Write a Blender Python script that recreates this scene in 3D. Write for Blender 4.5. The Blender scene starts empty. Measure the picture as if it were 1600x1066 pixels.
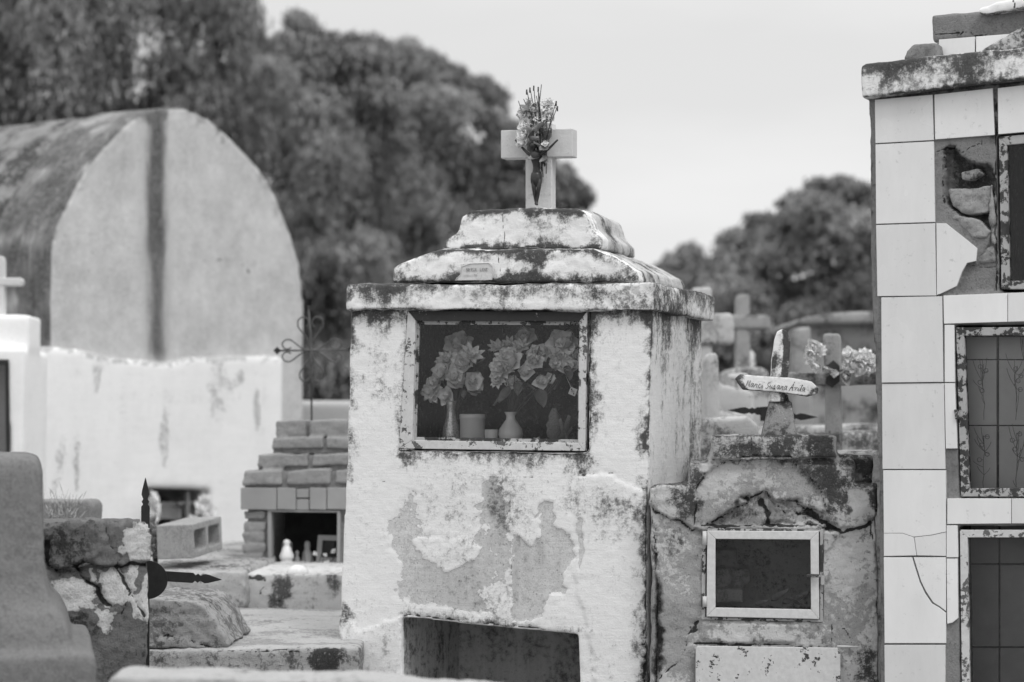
import bpy, bmesh, math, random
import numpy as np
from mathutils import Vector, Matrix
R = math.radians
random.seed(7); rng = np.random.default_rng(7)
sc = bpy.context.scene; COL = sc.collection

# ------------------------------------------------------------ camera
FPX, CX, CY, HY = 3778.0, 800.0, 533.0, 660.0       # focal length and horizon row in photo pixels
CAMZ = 1.5; PITCH = math.atan((HY - CY) / FPX)
cam = bpy.data.cameras.new('camera'); camo = bpy.data.objects.new('camera', cam); COL.objects.link(camo)
cam.sensor_width = 36; cam.lens = 36 * FPX / 1600; cam.clip_end = 2000; cam.clip_start = .05
camo.location = (0, 0, CAMZ); camo.rotation_euler = (math.pi / 2 + PITCH, 0, 0)
cam.dof.use_dof = True; cam.dof.focus_distance = 7.95; cam.dof.aperture_fstop = 2.4
sc.camera = camo

# ------------------------------------------------------------ sky and sun
SUN_EL, SUN_AZ = R(58), R(215)
w = bpy.data.worlds.new('World'); sc.world = w; w.use_nodes = True
nt = w.node_tree; nt.nodes.clear()
def wn(t, **k):
    n = nt.nodes.new(t)
    for a, b in k.items(): setattr(n, a, b)
    return n
sky = wn('ShaderNodeTexSky', sky_type='NISHITA', sun_disc=False, sun_elevation=SUN_EL, sun_rotation=SUN_AZ)
skbw = wn('ShaderNodeRGBToBW'); tc = wn('ShaderNodeTexCoord'); sep = wn('ShaderNodeSeparateXYZ')
no = wn('ShaderNodeTexNoise'); no.inputs['Scale'].default_value = 3.2; no.inputs['Detail'].default_value = 6; no.inputs['Roughness'].default_value = .5
mp = wn('ShaderNodeMapping'); mp.inputs['Scale'].default_value = (1, 1, 4.5); mp.inputs['Location'].default_value = (.35, 0, .2)
mr = wn('ShaderNodeMapRange'); mr.inputs['From Min'].default_value = .45; mr.inputs['From Max'].default_value = .75
mr.inputs['To Min'].default_value = 5.85; mr.inputs['To Max'].default_value = 6.8
zr = wn('ShaderNodeMapRange'); zr.inputs['From Min'].default_value = .16; zr.inputs['From Max'].default_value = 1; zr.inputs['To Min'].default_value = 1; zr.inputs['To Max'].default_value = 2.3
mu = wn('ShaderNodeMath', operation='MULTIPLY'); sk = wn('ShaderNodeMath', operation='MULTIPLY'); sk.inputs[1].default_value = 0.12
ad = wn('ShaderNodeMath', operation='ADD'); bg = wn('ShaderNodeBackground'); bg.inputs['Strength'].default_value = .11
out = wn('ShaderNodeOutputWorld'); L = nt.links.new
L(sky.outputs[0], skbw.inputs[0]); L(tc.outputs['Generated'], sep.inputs[0]); L(tc.outputs['Generated'], mp.inputs[0]); L(mp.outputs[0], no.inputs[0])
L(no.outputs[0], mr.inputs[0]); L(sep.outputs['Z'], zr.inputs[0]); L(mr.outputs[0], mu.inputs[0]); L(zr.outputs[0], mu.inputs[1])
L(skbw.outputs[0], sk.inputs[0]); L(mu.outputs[0], ad.inputs[0]); L(sk.outputs[0], ad.inputs[1]); L(ad.outputs[0], bg.inputs[0]); L(bg.outputs[0], out.inputs[0])
sl = bpy.data.lights.new('sun', 'SUN'); sl.energy = 1.0; sl.angle = R(14); sl.color = (1, 1, 1)
so = bpy.data.objects.new('sun', sl); COL.objects.link(so)
so.rotation_euler = Vector((-.45, .62, -1.0)).to_track_quat('-Z', 'Y').to_euler()
sc.view_settings.view_transform = 'Standard'; sc.view_settings.look = 'None'; sc.view_settings.exposure = 0.14; sc.view_settings.gamma = 1

# ------------------------------------------------------------ pixel -> world helpers
def ray(px, py):
    d = Vector((px - CX, FPX, CY - py))
    c, s = math.cos(PITCH), math.sin(PITCH)
    return Vector((d.x, d.y * c - d.z * s, d.y * s + d.z * c))
def at(px, py, Y):
    d = ray(px, py); return Vector((0, 0, CAMZ)) + d * (Y / d.y)
class Frame:
    """vertical plane through pixel px at distance Y; theta>0: right end nearer"""
    def __init__(s, px, Y, th):
        p = at(px, HY, Y); s.O = Vector((p.x, p.y, 0)); s.th = R(th)
        s.U = Vector((math.cos(s.th), -math.sin(s.th), 0)); s.N = Vector((math.sin(s.th), math.cos(s.th), 0))
    def at(s, px, py, v=0.0):
        d = ray(px, py); C = Vector((0, 0, CAMZ)); q = s.O + s.N * v
        t = (q - C).dot(s.N) / d.dot(s.N); P = C + d * t - s.O
        return Vector((P.dot(s.U), v, P.z))
    def uz(s, px, py, v=0.0):
        p = s.at(px, py, v); return (p.x, p.z)
    def poly(s, pts, v=0.0): return [s.uz(x, y, v) for x, y in pts]
    def w(s, p): return s.O + s.U * p[0] + s.N * p[1] + Vector((0, 0, p[2]))

# ------------------------------------------------------------ object helpers
def link(o): COL.objects.link(o); return o
def tag(o, label, cat, group=None, kind=None):
    if label: o['label'] = label
    if cat: o['category'] = cat
    if group: o['group'] = group
    if kind: o['kind'] = kind
    return o
def thing(name, label, cat, frame=None, group=None, loc=None, rz=0):
    o = link(bpy.data.objects.new(name, None)); o.empty_display_size = .1
    if frame: o.location = frame.O; o.rotation_euler = (0, 0, -frame.th)
    if loc is not None: o.location = loc; o.rotation_euler = (0, 0, rz)
    return tag(o, label, cat, group)
def mesh(name, vs, fs, mat, parent=None, smooth=False):
    me = bpy.data.meshes.new(name); me.from_pydata([tuple(v) for v in vs], [], fs); me.update()
    if smooth: me.polygons.foreach_set('use_smooth', [True] * len(me.polygons))
    if mat: me.materials.append(mat)
    o = link(bpy.data.objects.new(name, me)); o.parent = parent; return o
def quads(name, V, mat, parent=None):
    """V: (n,4,3) array of quads"""
    n = len(V); me = bpy.data.meshes.new(name)
    me.vertices.add(n * 4); me.vertices.foreach_set('co', V.reshape(-1).astype(np.float32))
    me.loops.add(n * 4); me.loops.foreach_set('vertex_index', np.arange(n * 4, dtype=np.int32))
    me.polygons.add(n); me.polygons.foreach_set('loop_start', np.arange(0, n * 4, 4, dtype=np.int32))
    me.update(calc_edges=True); me.validate()
    me.materials.append(mat); o = link(bpy.data.objects.new(name, me)); o.parent = parent; return o
class G:
    """simple geometry collector"""
    def __init__(s): s.v = []; s.f = []
    def add(s, vs, fs):
        b = len(s.v); s.v += [Vector(v) for v in vs]; s.f += [tuple(i + b for i in f) for f in fs]; return s
    def prism(s, poly, v0, v1):
        a = sum(poly[i][0] * poly[(i + 1) % len(poly)][1] - poly[(i + 1) % len(poly)][0] * poly[i][1] for i in range(len(poly)))
        if a < 0: poly = poly[::-1]
        n = len(poly)
        vs = [(u, v0, z) for u, z in poly] + [(u, v1, z) for u, z in poly]
        fs = [tuple(range(n)), tuple(range(2 * n - 1, n - 1, -1))] + [(i, i + n, (i + 1) % n + n, (i + 1) % n) for i in range(n)]
        return s.add(vs, fs)
    def box(s, u0, u1, v0, v1, z0, z1): return s.prism([(u0, z0), (u1, z0), (u1, z1), (u0, z1)], v0, v1)
    def taper(s, a, b, z0, z1):
        """a,b = (u0,u1,v0,v1) bottom and top"""
        vs = [(a[0], a[2], z0), (a[1], a[2], z0), (a[1], a[3], z0), (a[0], a[3], z0), (b[0], b[2], z1), (b[1], b[2], z1), (b[1], b[3], z1), (b[0], b[3], z1)]
        return s.add(vs, [(3, 2, 1, 0), (4, 5, 6, 7), (0, 1, 5, 4), (1, 2, 6, 5), (2, 3, 7, 6), (3, 0, 4, 7)])
    def tube(s, pts, r, k=6, cap=True):
        pts = [Vector(p) for p in pts]; n = len(pts); rs = r if isinstance(r, (list, tuple)) else [r] * n
        vs = []; up = None
        for i, p in enumerate(pts):
            t = (pts[min(i + 1, n - 1)] - pts[max(i - 1, 0)])
            t = t.normalized() if t.length > 1e-9 else Vector((0, 0, 1))
            if up is None: up = t.orthogonal().normalized()
            up = (up - t * up.dot(t)); up = up.normalized() if up.length > 1e-6 else t.orthogonal().normalized()
            b = t.cross(up)
            for j in range(k):
                a = 2 * math.pi * j / k; vs.append(p + (up * math.cos(a) + b * math.sin(a)) * rs[i])
        fs = [(i * k + j, i * k + (j + 1) % k, (i + 1) * k + (j + 1) % k, (i + 1) * k + j) for i in range(n - 1) for j in range(k)]
        if cap: fs += [tuple(range(k - 1, -1, -1)), tuple((n - 1) * k + j for j in range(k))]
        return s.add(vs, fs)
    def lathe(s, prof, c=(0, 0, 0), k=28, flute=0, fl=0):
        vs = []
        for r, z in prof:
            for j in range(k):
                a = 2 * math.pi * j / k; q = r * (1 + flute * abs(math.sin(a * fl / 2)) if fl else 1)
                vs.append((c[0] + q * math.cos(a), c[1] + q * math.sin(a), c[2] + z))
        n = len(prof)
        fs = [(i * k + j, i * k + (j + 1) % k, (i + 1) * k + (j + 1) % k, (i + 1) * k + j) for i in range(n - 1) for j in range(k)]
        fs += [tuple(range(k - 1, -1, -1)), tuple((n - 1) * k + j for j in range(k))]
        return s.add(vs, fs)
    def obj(s, name, mat, parent=None, smooth=False, bevel=0):
        o = mesh(name, s.v, s.f, mat, parent, smooth)
        if bevel:
            m = o.modifiers.new('bevel', 'BEVEL'); m.width = bevel; m.segments = 2; m.limit_method = 'ANGLE'
        return o

# ------------------------------------------------------------ numpy noise
def _h(ix, iy, iz, s):
    h = (ix * 374761393 + iy * 668265263 + iz * 2147483647 + s * 1274126177) & 0xffffffff
    h = ((h ^ (h >> 13)) * 1274126177) & 0xffffffff
    return ((h ^ (h >> 16)) & 0xffffff) / float(0xffffff)
def vnoise(p, s=0):
    f = np.floor(p); i = f.astype(np.int64); t = p - f; t = t * t * (3 - 2 * t); r = 0
    for dx in (0, 1):
        for dy in (0, 1):
            for dz in (0, 1):
                wt = (t[:, 0] if dx else 1 - t[:, 0]) * (t[:, 1] if dy else 1 - t[:, 1]) * (t[:, 2] if dz else 1 - t[:, 2])
                r = r + wt * _h(i[:, 0] + dx, i[:, 1] + dy, i[:, 2] + dz, s)
    return r
def fbm(p, f, o=4, s=0, g=.5):
    r = 0; a = 1; t = 0
    for k in range(o):
        r = r + a * (vnoise(p * f + 31.7 * k, s + k) - .5); t += a; a *= g; f *= 2.03
    return r / t * 2          # about -0.6..0.6
def sst(x, a, b):
    t = np.clip((x - a) / (b - a), 0, 1); return t * t * (3 - 2 * t)
def seg_dist(P, pts):
    d = np.full(len(P), 1e9)
    for a, b in zip(pts[:-1], pts[1:]):
        a = np.array(a); b = np.array(b); e = b - a; t = np.clip(((P - a) @ e) / max(e @ e, 1e-12), 0, 1)
        d = np.minimum(d, np.linalg.norm(P - a - t[:, None] * e, axis=1))
    return d
def poly_sd(P, pts):
    d = seg_dist(P, pts + [pts[0]]); ins = np.zeros(len(P), bool); n = len(pts)
    for i in range(n):
        x0, y0 = pts[i]; x1, y1 = pts[(i + 1) % n]
        c = ((y0 > P[:, 1]) != (y1 > P[:, 1]))
        if y0 != y1: ins ^= c & (P[:, 0] < (x1 - x0) * (P[:, 1] - y0) / (y1 - y0) + x0)
    return np.where(ins, d, -d)

# ------------------------------------------------------------ rough masonry: union + cut + remesh + weathering
def remesh(g, cuts, voxel):
    me = bpy.data.meshes.new('tmp'); me.from_pydata([tuple(v) for v in g.v], [], g.f); me.update()
    o = link(bpy.data.objects.new('tmp', me)); cs = []
    m = o.modifiers.new('r', 'REMESH'); m.mode = 'VOXEL'; m.voxel_size = voxel * .999
    if cuts:
        o.modifiers.remove(m)
        m0 = o.modifiers.new('r0', 'REMESH'); m0.mode = 'VOXEL'; m0.voxel_size = voxel
        for c in cuts:
            cm = bpy.data.meshes.new('tmpc'); cm.from_pydata([tuple(v) for v in c.v], [], c.f); cm.update()
            co = link(bpy.data.objects.new('tmpc', cm)); cs.append(co)
            b = o.modifiers.new('b', 'BOOLEAN'); b.operation = 'DIFFERENCE'; b.solver = 'EXACT'; b.object = co
        m = o.modifiers.new('r', 'REMESH'); m.mode = 'VOXEL'; m.voxel_size = voxel
    dg = bpy.context.evaluated_depsgraph_get(); r = bpy.data.meshes.new_from_object(o.evaluated_get(dg))
    for x in cs + [o]: bpy.data.objects.remove(x)
    return r
def rough(name, g, mat, parent, frame=None, voxel=.008, cuts=(), decals=(), amp=.004, freq=7, base=None, seed=0, wav=0.0, sm=3):
    me = remesh(g, list(cuts), voxel); n = len(me.vertices)
    co = np.empty(n * 3, np.float32); me.vertices.foreach_get('co', co); co = co.reshape(-1, 3).astype(float)
    # relax to round the voxel corners
    ed = np.empty(len(me.edges) * 2, np.int32); me.edges.foreach_get('vertices', ed); ed = ed.reshape(-1, 2)
    deg = np.bincount(ed.reshape(-1), minlength=n)[:, None]
    for _ in range(sm):
        a = np.stack([np.bincount(ed[:, 0], co[ed[:, 1], k], n) + np.bincount(ed[:, 1], co[ed[:, 0], k], n) for k in range(3)], 1)
        co = co * .4 + .6 * a / np.maximum(deg, 1)
    me.vertices.foreach_set('co', co.reshape(-1).astype(np.float32)); me.update()
    nr = np.empty(n * 3, np.float32); me.vertices.foreach_get('normal', nr); nr = nr.reshape(-1, 3).astype(float)
    A = {'bare': np.zeros(n), 'mold_shade': np.zeros(n), 'crack': np.zeros(n)}  # mould mask doubles as painted shade in niches and the tomb gap
    if base: base(co, nr, A)
    P0 = co[:, [0, 2]]; front = sst(-nr[:, 1], .25, .7)
    disp = fbm(co, freq, 5, seed) * amp + fbm(co, 45, 2, seed + 9) * amp * .25
    jit = np.stack([fbm(co, 14, 4, seed + 20) + .45 * fbm(co, 55, 2, seed + 21), fbm(co, 14, 4, seed + 40) + .45 * fbm(co, 55, 2, seed + 41)], 1); wv = np.clip(1 + 1.5 * fbm(co, 20, 3, seed + 50), .25, 2)
    for d in decals:
        kind, attr, pts = d[0], d[1], d[2]; opt = d[3] if len(d) > 3 else {}
        v = opt.get('v', 0); pl = [frame.uz(x, y, v) for x, y in pts]
        P = P0 + jit * opt.get('jit', .02); fe = opt.get('fe', .02); dp = opt.get('dp', 0); s = opt.get('s', 1.)
        if kind == 'poly': k = np.clip(.5 + poly_sd(P, pl) / (2 * fe), 0, 1)
        elif kind == 'line': k = np.clip(1 - seg_dist(P, pl) / (opt.get('w', .02) * (wv if opt.get('wv', 1) else 1)), 0, 1)
        elif kind == 'blob':
            rx, rz = opt['r']; c = pl[0]; q = ((P[:, 0] - c[0]) / rx) ** 2 + ((P[:, 1] - c[1]) / rz) ** 2
            k = np.clip(1.2 - q, 0, 1)
        k = k * front
        if attr == 'none': pass
        elif s < 0: A[attr] = np.minimum(A[attr], np.where(k > .02, 1 - k, A[attr])) if kind != 'blob' else A[attr] + s * k
        elif attr == 'mold_shade': A[attr] = A[attr] + k * s
        else: A[attr] = np.maximum(A[attr], k * s)
        if dp: disp = disp + dp * sst(k, .35, .65) if kind == 'poly' else disp + dp * k * k
    if wav: co[:, 0] += fbm(co, 2.2, 2, seed + 60) * wav; co[:, 2] += fbm(co, 2.5, 2, seed + 61) * wav * .6
    co += nr * disp[:, None]
    me.vertices.foreach_set('co', co.reshape(-1).astype(np.float32))
    me.polygons.foreach_set('use_smooth', [True] * len(me.polygons))
    for k_, a in A.items():
        t = me.attributes.new(k_, 'FLOAT', 'POINT'); t.data.foreach_set('value', np.clip(a, 0, 2).astype(np.float32))
    me.name = name; me.materials.clear(); me.materials.append(mat); me.update()
    o = link(bpy.data.objects.new(name, me)); o.parent = parent; return o

# ------------------------------------------------------------ materials
class N:
    def __init__(s, name):
        s.m = bpy.data.materials.new(name); s.m.use_nodes = True; s.t = s.m.node_tree; s.t.nodes.clear()
        s.o = s.t.nodes.new('ShaderNodeOutputMaterial'); s.p = s.t.nodes.new('ShaderNodeBsdfPrincipled')
        s.t.links.new(s.p.outputs[0], s.o.inputs[0]); s.tc = s.t.nodes.new('ShaderNodeTexCoord').outputs['Object']
    def sock(s, i, v):
        if v is None: return
        if isinstance(v, (int, float)):
            i.default_value = v if i.type == 'VALUE' else (v, v, v, 1) if i.type == 'RGBA' else (v, v, v)
        elif isinstance(v, tuple): i.default_value = v
        else: s.t.links.new(v, i)
    def noise(s, scale, detail=5, rough=.6, st=(1, 1, 1), dist=0, w=None):
        mpn = s.t.nodes.new('ShaderNodeMapping'); s.t.links.new(s.tc, mpn.inputs[0]); mpn.inputs['Scale'].default_value = st
        n = s.t.nodes.new('ShaderNodeTexNoise'); n.inputs['Scale'].default_value = scale; n.inputs['Detail'].default_value = detail
        n.inputs['Roughness'].default_value = rough; n.inputs['Distortion'].default_value = dist; s.t.links.new(mpn.outputs[0], n.inputs[0]); return n.outputs[0]
    def math(s, op, a, b=None, c=None, clamp=False):
        n = s.t.nodes.new('ShaderNodeMath'); n.operation = op; n.use_clamp = clamp
        s.sock(n.inputs[0], a); s.sock(n.inputs[1], b)
        if c is not None: s.sock(n.inputs[2], c)
        return n.outputs[0]
    def rng(s, v, a, b, c=0., d=1., smooth=True):
        n = s.t.nodes.new('ShaderNodeMapRange'); n.interpolation_type = 'SMOOTHSTEP' if smooth else 'LINEAR'
        s.sock(n.inputs[0], v)
        for i, x in zip((1, 2, 3, 4), (a, b, c, d)): s.sock(n.inputs[i], x)
        return n.outputs[0]
    def attr(s, name):
        n = s.t.nodes.new('ShaderNodeAttribute'); n.attribute_name = name; return n.outputs['Fac']
    def mix(s, f, a, b):
        n = s.t.nodes.new('ShaderNodeMix'); n.data_type = 'FLOAT'; s.sock(n.inputs[0], f); s.sock(n.inputs[2], a); s.sock(n.inputs[3], b); return n.outputs[0]
    def bump(s, h, strength=.5, dist=.004, prev=None):
        n = s.t.nodes.new('ShaderNodeBump'); n.inputs['Strength'].default_value = strength; n.inputs['Distance'].default_value = dist
        s.t.links.new(h, n.inputs['Height'])
        if prev is not None: s.t.links.new(prev, n.inputs['Normal'])
        return n.outputs[0]
    def fin(s, col, rough=.85, nrm=None, spec=.3, metal=0):
        s.sock(s.p.inputs['Base Color'], col); s.sock(s.p.inputs['Roughness'], rough); s.p.inputs['Specular IOR Level'].default_value = spec
        s.p.inputs['Metallic'].default_value = metal
        if nrm is not None: s.t.links.new(nrm, s.p.inputs['Normal'])
        return s.m
def addn(s, *t):
    r = t[0]
    for x in t[1:]: r = s.math('ADD', r, x)
    return r
def masonry(name, paint=.8, bare=.45, dark=.05, brush=.5, grit=.5, mk=.9, bg_=1.1, fleck=.0, var=1., gr=.0):
    s = N(name)
    nL, nM, nF, nH = s.noise(3.2, 4, .55), s.noise(12, 7, .66), s.noise(48, 8, .74), s.noise(170, 5, .75)
    c = lambda x, k: s.math('MULTIPLY', s.math('SUBTRACT', x, .5), k * 2.6)      # noise stays near .5 +- .2
    b = addn(s, s.attr('bare'), c(nM, .30), c(nF, .34)); bm = s.rng(b, .46, .56)
    st = s.noise(26, 5, .7, (1, 1, .12))
    m = addn(s, s.math('MINIMUM', s.attr('mold_shade'), .86), c(nF, mk * .62), c(nM, mk * .46), c(nL, mk * .18), c(nH, mk * .50), c(st, .26)); mm = s.rng(m, .38, .86); ms = s.rng(m, .16, .66)
    k = addn(s, s.attr('crack'), c(nF, .16), c(nM, .22)); km = s.rng(k, .60, .78)
    pt = addn(s, paint, c(nL, paint * .07 * var), c(nM, paint * .07 * var), c(nF, paint * (.05 * var + gr * .5)), c(nH, paint * gr), c(st, paint * .05), c(s.noise(2, 5, .7, (1.2, 1.2, 60), .3), paint * .05))
    if fleck: pt = s.mix(s.rng(addn(s, nH, c(nF, .4)), .64, .7), pt, fleck)
    bt = addn(s, bare, c(nM, bare * .22), c(nF, bare * .36), c(nH, bare * .5), c(nL, bare * .16))
    bt = s.mix(s.rng(s.noise(120, 2, .5), .66, .74), bt, bare * .45)
    col = s.mix(bm, pt, bt); col = s.mix(s.math('MULTIPLY', ms, .42), col, max(dark * 3.2, .12))
    dk = s.math('MAXIMUM', addn(s, dark * 1.05, c(nH, dark * 2.2), c(nF, dark * 1.8), c(nM, dark * 1.4)), dark * .35); col = s.mix(s.math('MULTIPLY', mm, s.rng(addn(s, s.attr('mold_shade'), c(nM, .3)), .15, .66, .42, .93)), col, dk); col = s.mix(s.math('MULTIPLY', km, .9), col, dark * .5)
    sp_ = s.rng(addn(s, s.noise(75, 3, .6), c(nL, .05)), .70, .76); col = s.mix(s.math('MULTIPLY', sp_, .6), col, dark * 2)
    col = s.math('MAXIMUM', col, .012)
    br = s.noise(2.2, 6, .75, (3.2, 3.2, 44), .6)
    h = addn(s, c(br, brush * .55), c(nF, grit * .5), c(nH, grit * .45), c(nM, .3), s.math('MULTIPLY', bm, -bg_ * .8), s.math('MULTIPLY', km, -1.0), s.math('MULTIPLY', mm, .2))
    return s.fin(col, .9, s.bump(h, .6, .004), .15)
def plain(name, v, rough=.6, var=.2, metal=0, scale=30, bump=.0, spec=.4, st=(1, 1, 1)):
    s = N(name); n = s.noise(scale, 5, .6, st)
    col = s.math('MULTIPLY', s.rng(n, .25, .75, 1 - var, 1 + var, False), v)
    return s.fin(col, rough, s.bump(n, .5, bump) if bump else None, spec, metal)
M = {}
M['white'] = masonry('old_whitewash', .84, .60, .036, .34, .45, .78, 1.4, var=.8)
M['side'] = masonry('streaked_whitewash', .74, .33, .05, .1, .5, 1.1)
M['cement'] = masonry('weathered_cement', .56, .34, .028, .05, 1.3, 1.0, .8, var=1.6, gr=.18)
M['slab'] = masonry('streaked_slab', .45, .30, .028, .0, 1.2, 1.1, .8, var=1.8, gr=.25)
M['cement2'] = masonry('grey_rough_cement', .36, .24, .03, .0, 1.4, .9, .4, var=1.6, gr=.2)
M['vault'] = masonry('vault_render', .56, .40, .10, .0, 1.2, .32, var=3.6, gr=.10)
M['vaultroof'] = masonry('vault_roof_render', .30, .22, .035, .0, 2.2, 1.9, .3, var=2.5, gr=.6)
M['lime'] = masonry('bright_limewash', .84, .5, .07, .2, .3, .6)
M['plat'] = masonry('cracked_pale_plaster', .64, .42, .05, .0, .8, .8, 1., var=1.6, gr=.1)
M['pink'] = masonry('granular_stone', .21, .15, .03, .0, 1.6, 1.0, var=2.2, gr=.6)
M['rock'] = masonry('lichen_stone', .36, .20, .022, .0, 1.8, 1.3, .5, gr=.4)
M['pillar'] = masonry('peeling_block', .19, .66, .02, .0, 2.2, 1.3, -1.6, var=2., gr=.55)
M['flat'] = masonry('weathered_slab', .5, .3, .05, .0, .6, .8)
M['lpaint'] = masonry('light_concrete', .50, .32, .05, .1, .6, .9)
M['brick'] = plain('worn_brick', .27, .95, .35, 0, 35, .004, .2)
M['brickm'] = masonry('rough_grey_brick', .31, .22, .04, .0, 1.5, .9, .4, var=2.2, gr=.35)
M['mortar'] = plain('mortar', .23, .95, .35, 0, 50, .004, .2)
M['block'] = plain('cinder_block', .36, .95, .25, 0, 90, .004, .2)
M['lintel'] = plain('smooth_lintel', .30, .7, .12, 0, 6, .0, .3)
M['iron'] = plain('black_iron', .018, .55, .5, 0, 40, .001, .4)
M['greyiron'] = plain('thin_grey_iron', .09, .5, .4, .3, 40, .0, .4)
M['bronze'] = plain('dark_bronze', .045, .4, .5, .4, 60, .0, .5)
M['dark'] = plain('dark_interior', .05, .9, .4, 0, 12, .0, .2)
M['crosspaint'] = masonry('cross_paint', .62, .4, .06, .0, .5, 1.15)
M['straw'] = plain('straw', .34, .8, .3)
M['ceramic'] = plain('ceramic', .8, .25, .05, 0, 12, 0, .5)
M['wax'] = plain('frosted_jar', .72, .35, .08, 0, 5, 0, .5, (1, 1, .2))
M['glitter'] = plain('glitter_vase', .55, .22, .8, .5, 260, .002, .6)
M['leafy'] = plain('fabric_leaf', .26, .7, .4, 0, 25, .001, .2)
M['stem'] = plain('stem', .10, .7, .3, 0, 30, 0, .2)
M['stick'] = plain('dry_stick', .07, .8, .4, 0, 30, 0, .2)
M['petal'] = plain('pale_petal', .9, .75, .14, 0, 40, .0005, .2)
M['petald'] = plain('dusty_petal', .82, .8, .22, 0, 40, .0005, .2)
M['paper'] = plain('white_tag', .8, .6, .05)
M['bark'] = plain('bark', .06, .95, .5, 0, 8, .02, .1, (1, 1, .2))
def tile_mat():
    s = N('glazed_tile'); n = s.noise(5, 3, .5); f = s.noise(60, 5, .6)
    gi = s.t.nodes.new('ShaderNodeNewGeometry').outputs['Random Per Island']
    col = addn(s, .75, s.math('MULTIPLY', s.math('SUBTRACT', gi, .5), .14), s.math('MULTIPLY', s.math('SUBTRACT', n, .5), .12), s.math('MULTIPLY', s.math('SUBTRACT', s.noise(20, 6, .7, (1, 1, .25)), .5), .14))
    d = s.rng(addn(s, f, s.math('MULTIPLY', s.noise(9, 5, .6, (3, 3, .4)), .5)), .88, 1.02); col = s.mix(s.math('MULTIPLY', d, .4), col, .32)
    return s.fin(col, s.rng(n, .3, .7, .14, .3), s.bump(n, .15, .01), .5)
M['tile'] = tile_mat()
def peel_mat(name, paint, under, lo=.52):
    s = N(name); a = s.noise(14, 6, .65); b = s.noise(55, 5, .7); v = addn(s, a, s.math('MULTIPLY', s.math('SUBTRACT', b, .5), .7))
    m = s.rng(v, lo, lo + .03); col = s.mix(m, s.math('MULTIPLY', paint, s.rng(b, .2, .8, .85, 1.1)), s.math('MULTIPLY', under, s.rng(b, .2, .8, .5, 1.6)))
    return s.fin(col, .7, s.bump(s.math('MULTIPLY', m, -1.), .7, .0025), .3)
M['framepaint'] = peel_mat('chipped_frame_paint', .62, .10, .545)
M['framerust'] = peel_mat('rusted_frame', .42, .045, .49)
M['railshade'] = peel_mat('shade_painted_rail', .05, .4, .66)  # near-black colour paints the shadow along the window top
M['doorpaint'] = peel_mat('pale_door_paint', .62, .10, .70)
M['platepaint'] = peel_mat('flaking_sheet_paint', .60, .045, .615)
def glass_mat(name, dust_glare=.10, dv=.35, rough=.03):
    s = N(name); t = s.t; t.nodes.remove(s.p)
    tr = t.nodes.new('ShaderNodeBsdfTransparent'); tr.inputs[0].default_value = (.985, .985, .985, 1)
    gl = t.nodes.new('ShaderNodeBsdfGlossy'); gl.inputs['Roughness'].default_value = rough; gl.inputs[0].default_value = (.38, .38, .38, 1)
    df = t.nodes.new('ShaderNodeBsdfDiffuse'); df.inputs[0].default_value = (dv, dv, dv, 1)
    fr = t.nodes.new('ShaderNodeFresnel'); fr.inputs[0].default_value = 1.5
    m1 = t.nodes.new('ShaderNodeMixShader'); m2 = t.nodes.new('ShaderNodeMixShader')
    t.links.new(fr.outputs[0], m1.inputs[0]); t.links.new(tr.outputs[0], m1.inputs[1]); t.links.new(gl.outputs[0], m1.inputs[2])
    d = addn(s, s.math('MULTIPLY', s.rng(s.noise(6, 5, .6), .3, .8), dust_glare), s.math('MULTIPLY', s.rng(s.noise(90, 5, .8), .62, .8), dust_glare * 1.5), dust_glare * .5, s.math('MULTIPLY', s.rng(s.noise(3.0, 4, .6, (1, 1, .5), .8), .48, .72), dust_glare * 1.6))  # dust film; the broad last term also paints reflection streaks
    t.links.new(d, m2.inputs[0]); t.links.new(m1.outputs[0], m2.inputs[1]); t.links.new(df.outputs[0], m2.inputs[2]); t.links.new(m2.outputs[0], s.o.inputs[0])
    return s.m
M['glass'] = glass_mat('dusty_glass', .022, .35); M['glassdark'] = glass_mat('grimy_glass', .10, .18)
def leaf_mat(name, v, var=.6):
    s = N(name); gi = s.t.nodes.new('ShaderNodeNewGeometry').outputs['Random Per Island']; n = s.noise(.9, 3, .5)
    col = s.math('MULTIPLY', s.math('MULTIPLY', s.rng(gi, 0, 1, 1 - var, 1 + var, False), s.rng(n, .32, .68, .5, 1.6)), v)
    m = s.fin(col, .6, None, .3)
    t = s.t; tl = t.nodes.new('ShaderNodeBsdfTranslucent'); mx = t.nodes.new('ShaderNodeMixShader'); mx.inputs[0].default_value = .25
    t.links.new(col, tl.inputs[0]); t.links.new(s.p.outputs[0], mx.inputs[1]); t.links.new(tl.outputs[0], mx.inputs[2]); t.links.new(mx.outputs[0], s.o.inputs[0])
    return m
M['leafA'] = leaf_mat('willow_leaf', .22); M['leafB'] = leaf_mat('pepper_leaf', .27); M['leafC'] = leaf_mat('mesquite_leaf', .25)

# ------------------------------------------------------------ ground
s_ = N('dry_soil'); n1, n2, n3 = s_.noise(.8, 6), s_.noise(14, 8, .7), s_.noise(90, 3)
gm = s_.fin(s_.math('MULTIPLY', addn(s_, n1, n2, n3), .14), .95, s_.bump(n2, .8, .02), .1)
gx = np.concatenate([-np.geomspace(.5, 900, 40)[::-1], [0], np.geomspace(.5, 900, 40)]); gv = []; gf = []
for y in gx:
    for x in gx: gv.append((x, y + 8, 0))
nn = len(gx); ga = np.array(gv); ga[:, 2] = fbm(ga, .6, 4, 3) * .05 - .02
gf = [(i * nn + j, i * nn + j + 1, (i + 1) * nn + j + 1, (i + 1) * nn + j) for i in range(nn - 1) for j in range(nn - 1)]
tag(mesh('ground', ga.tolist(), gf, gm, None, True), None, None, kind='structure')

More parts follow.
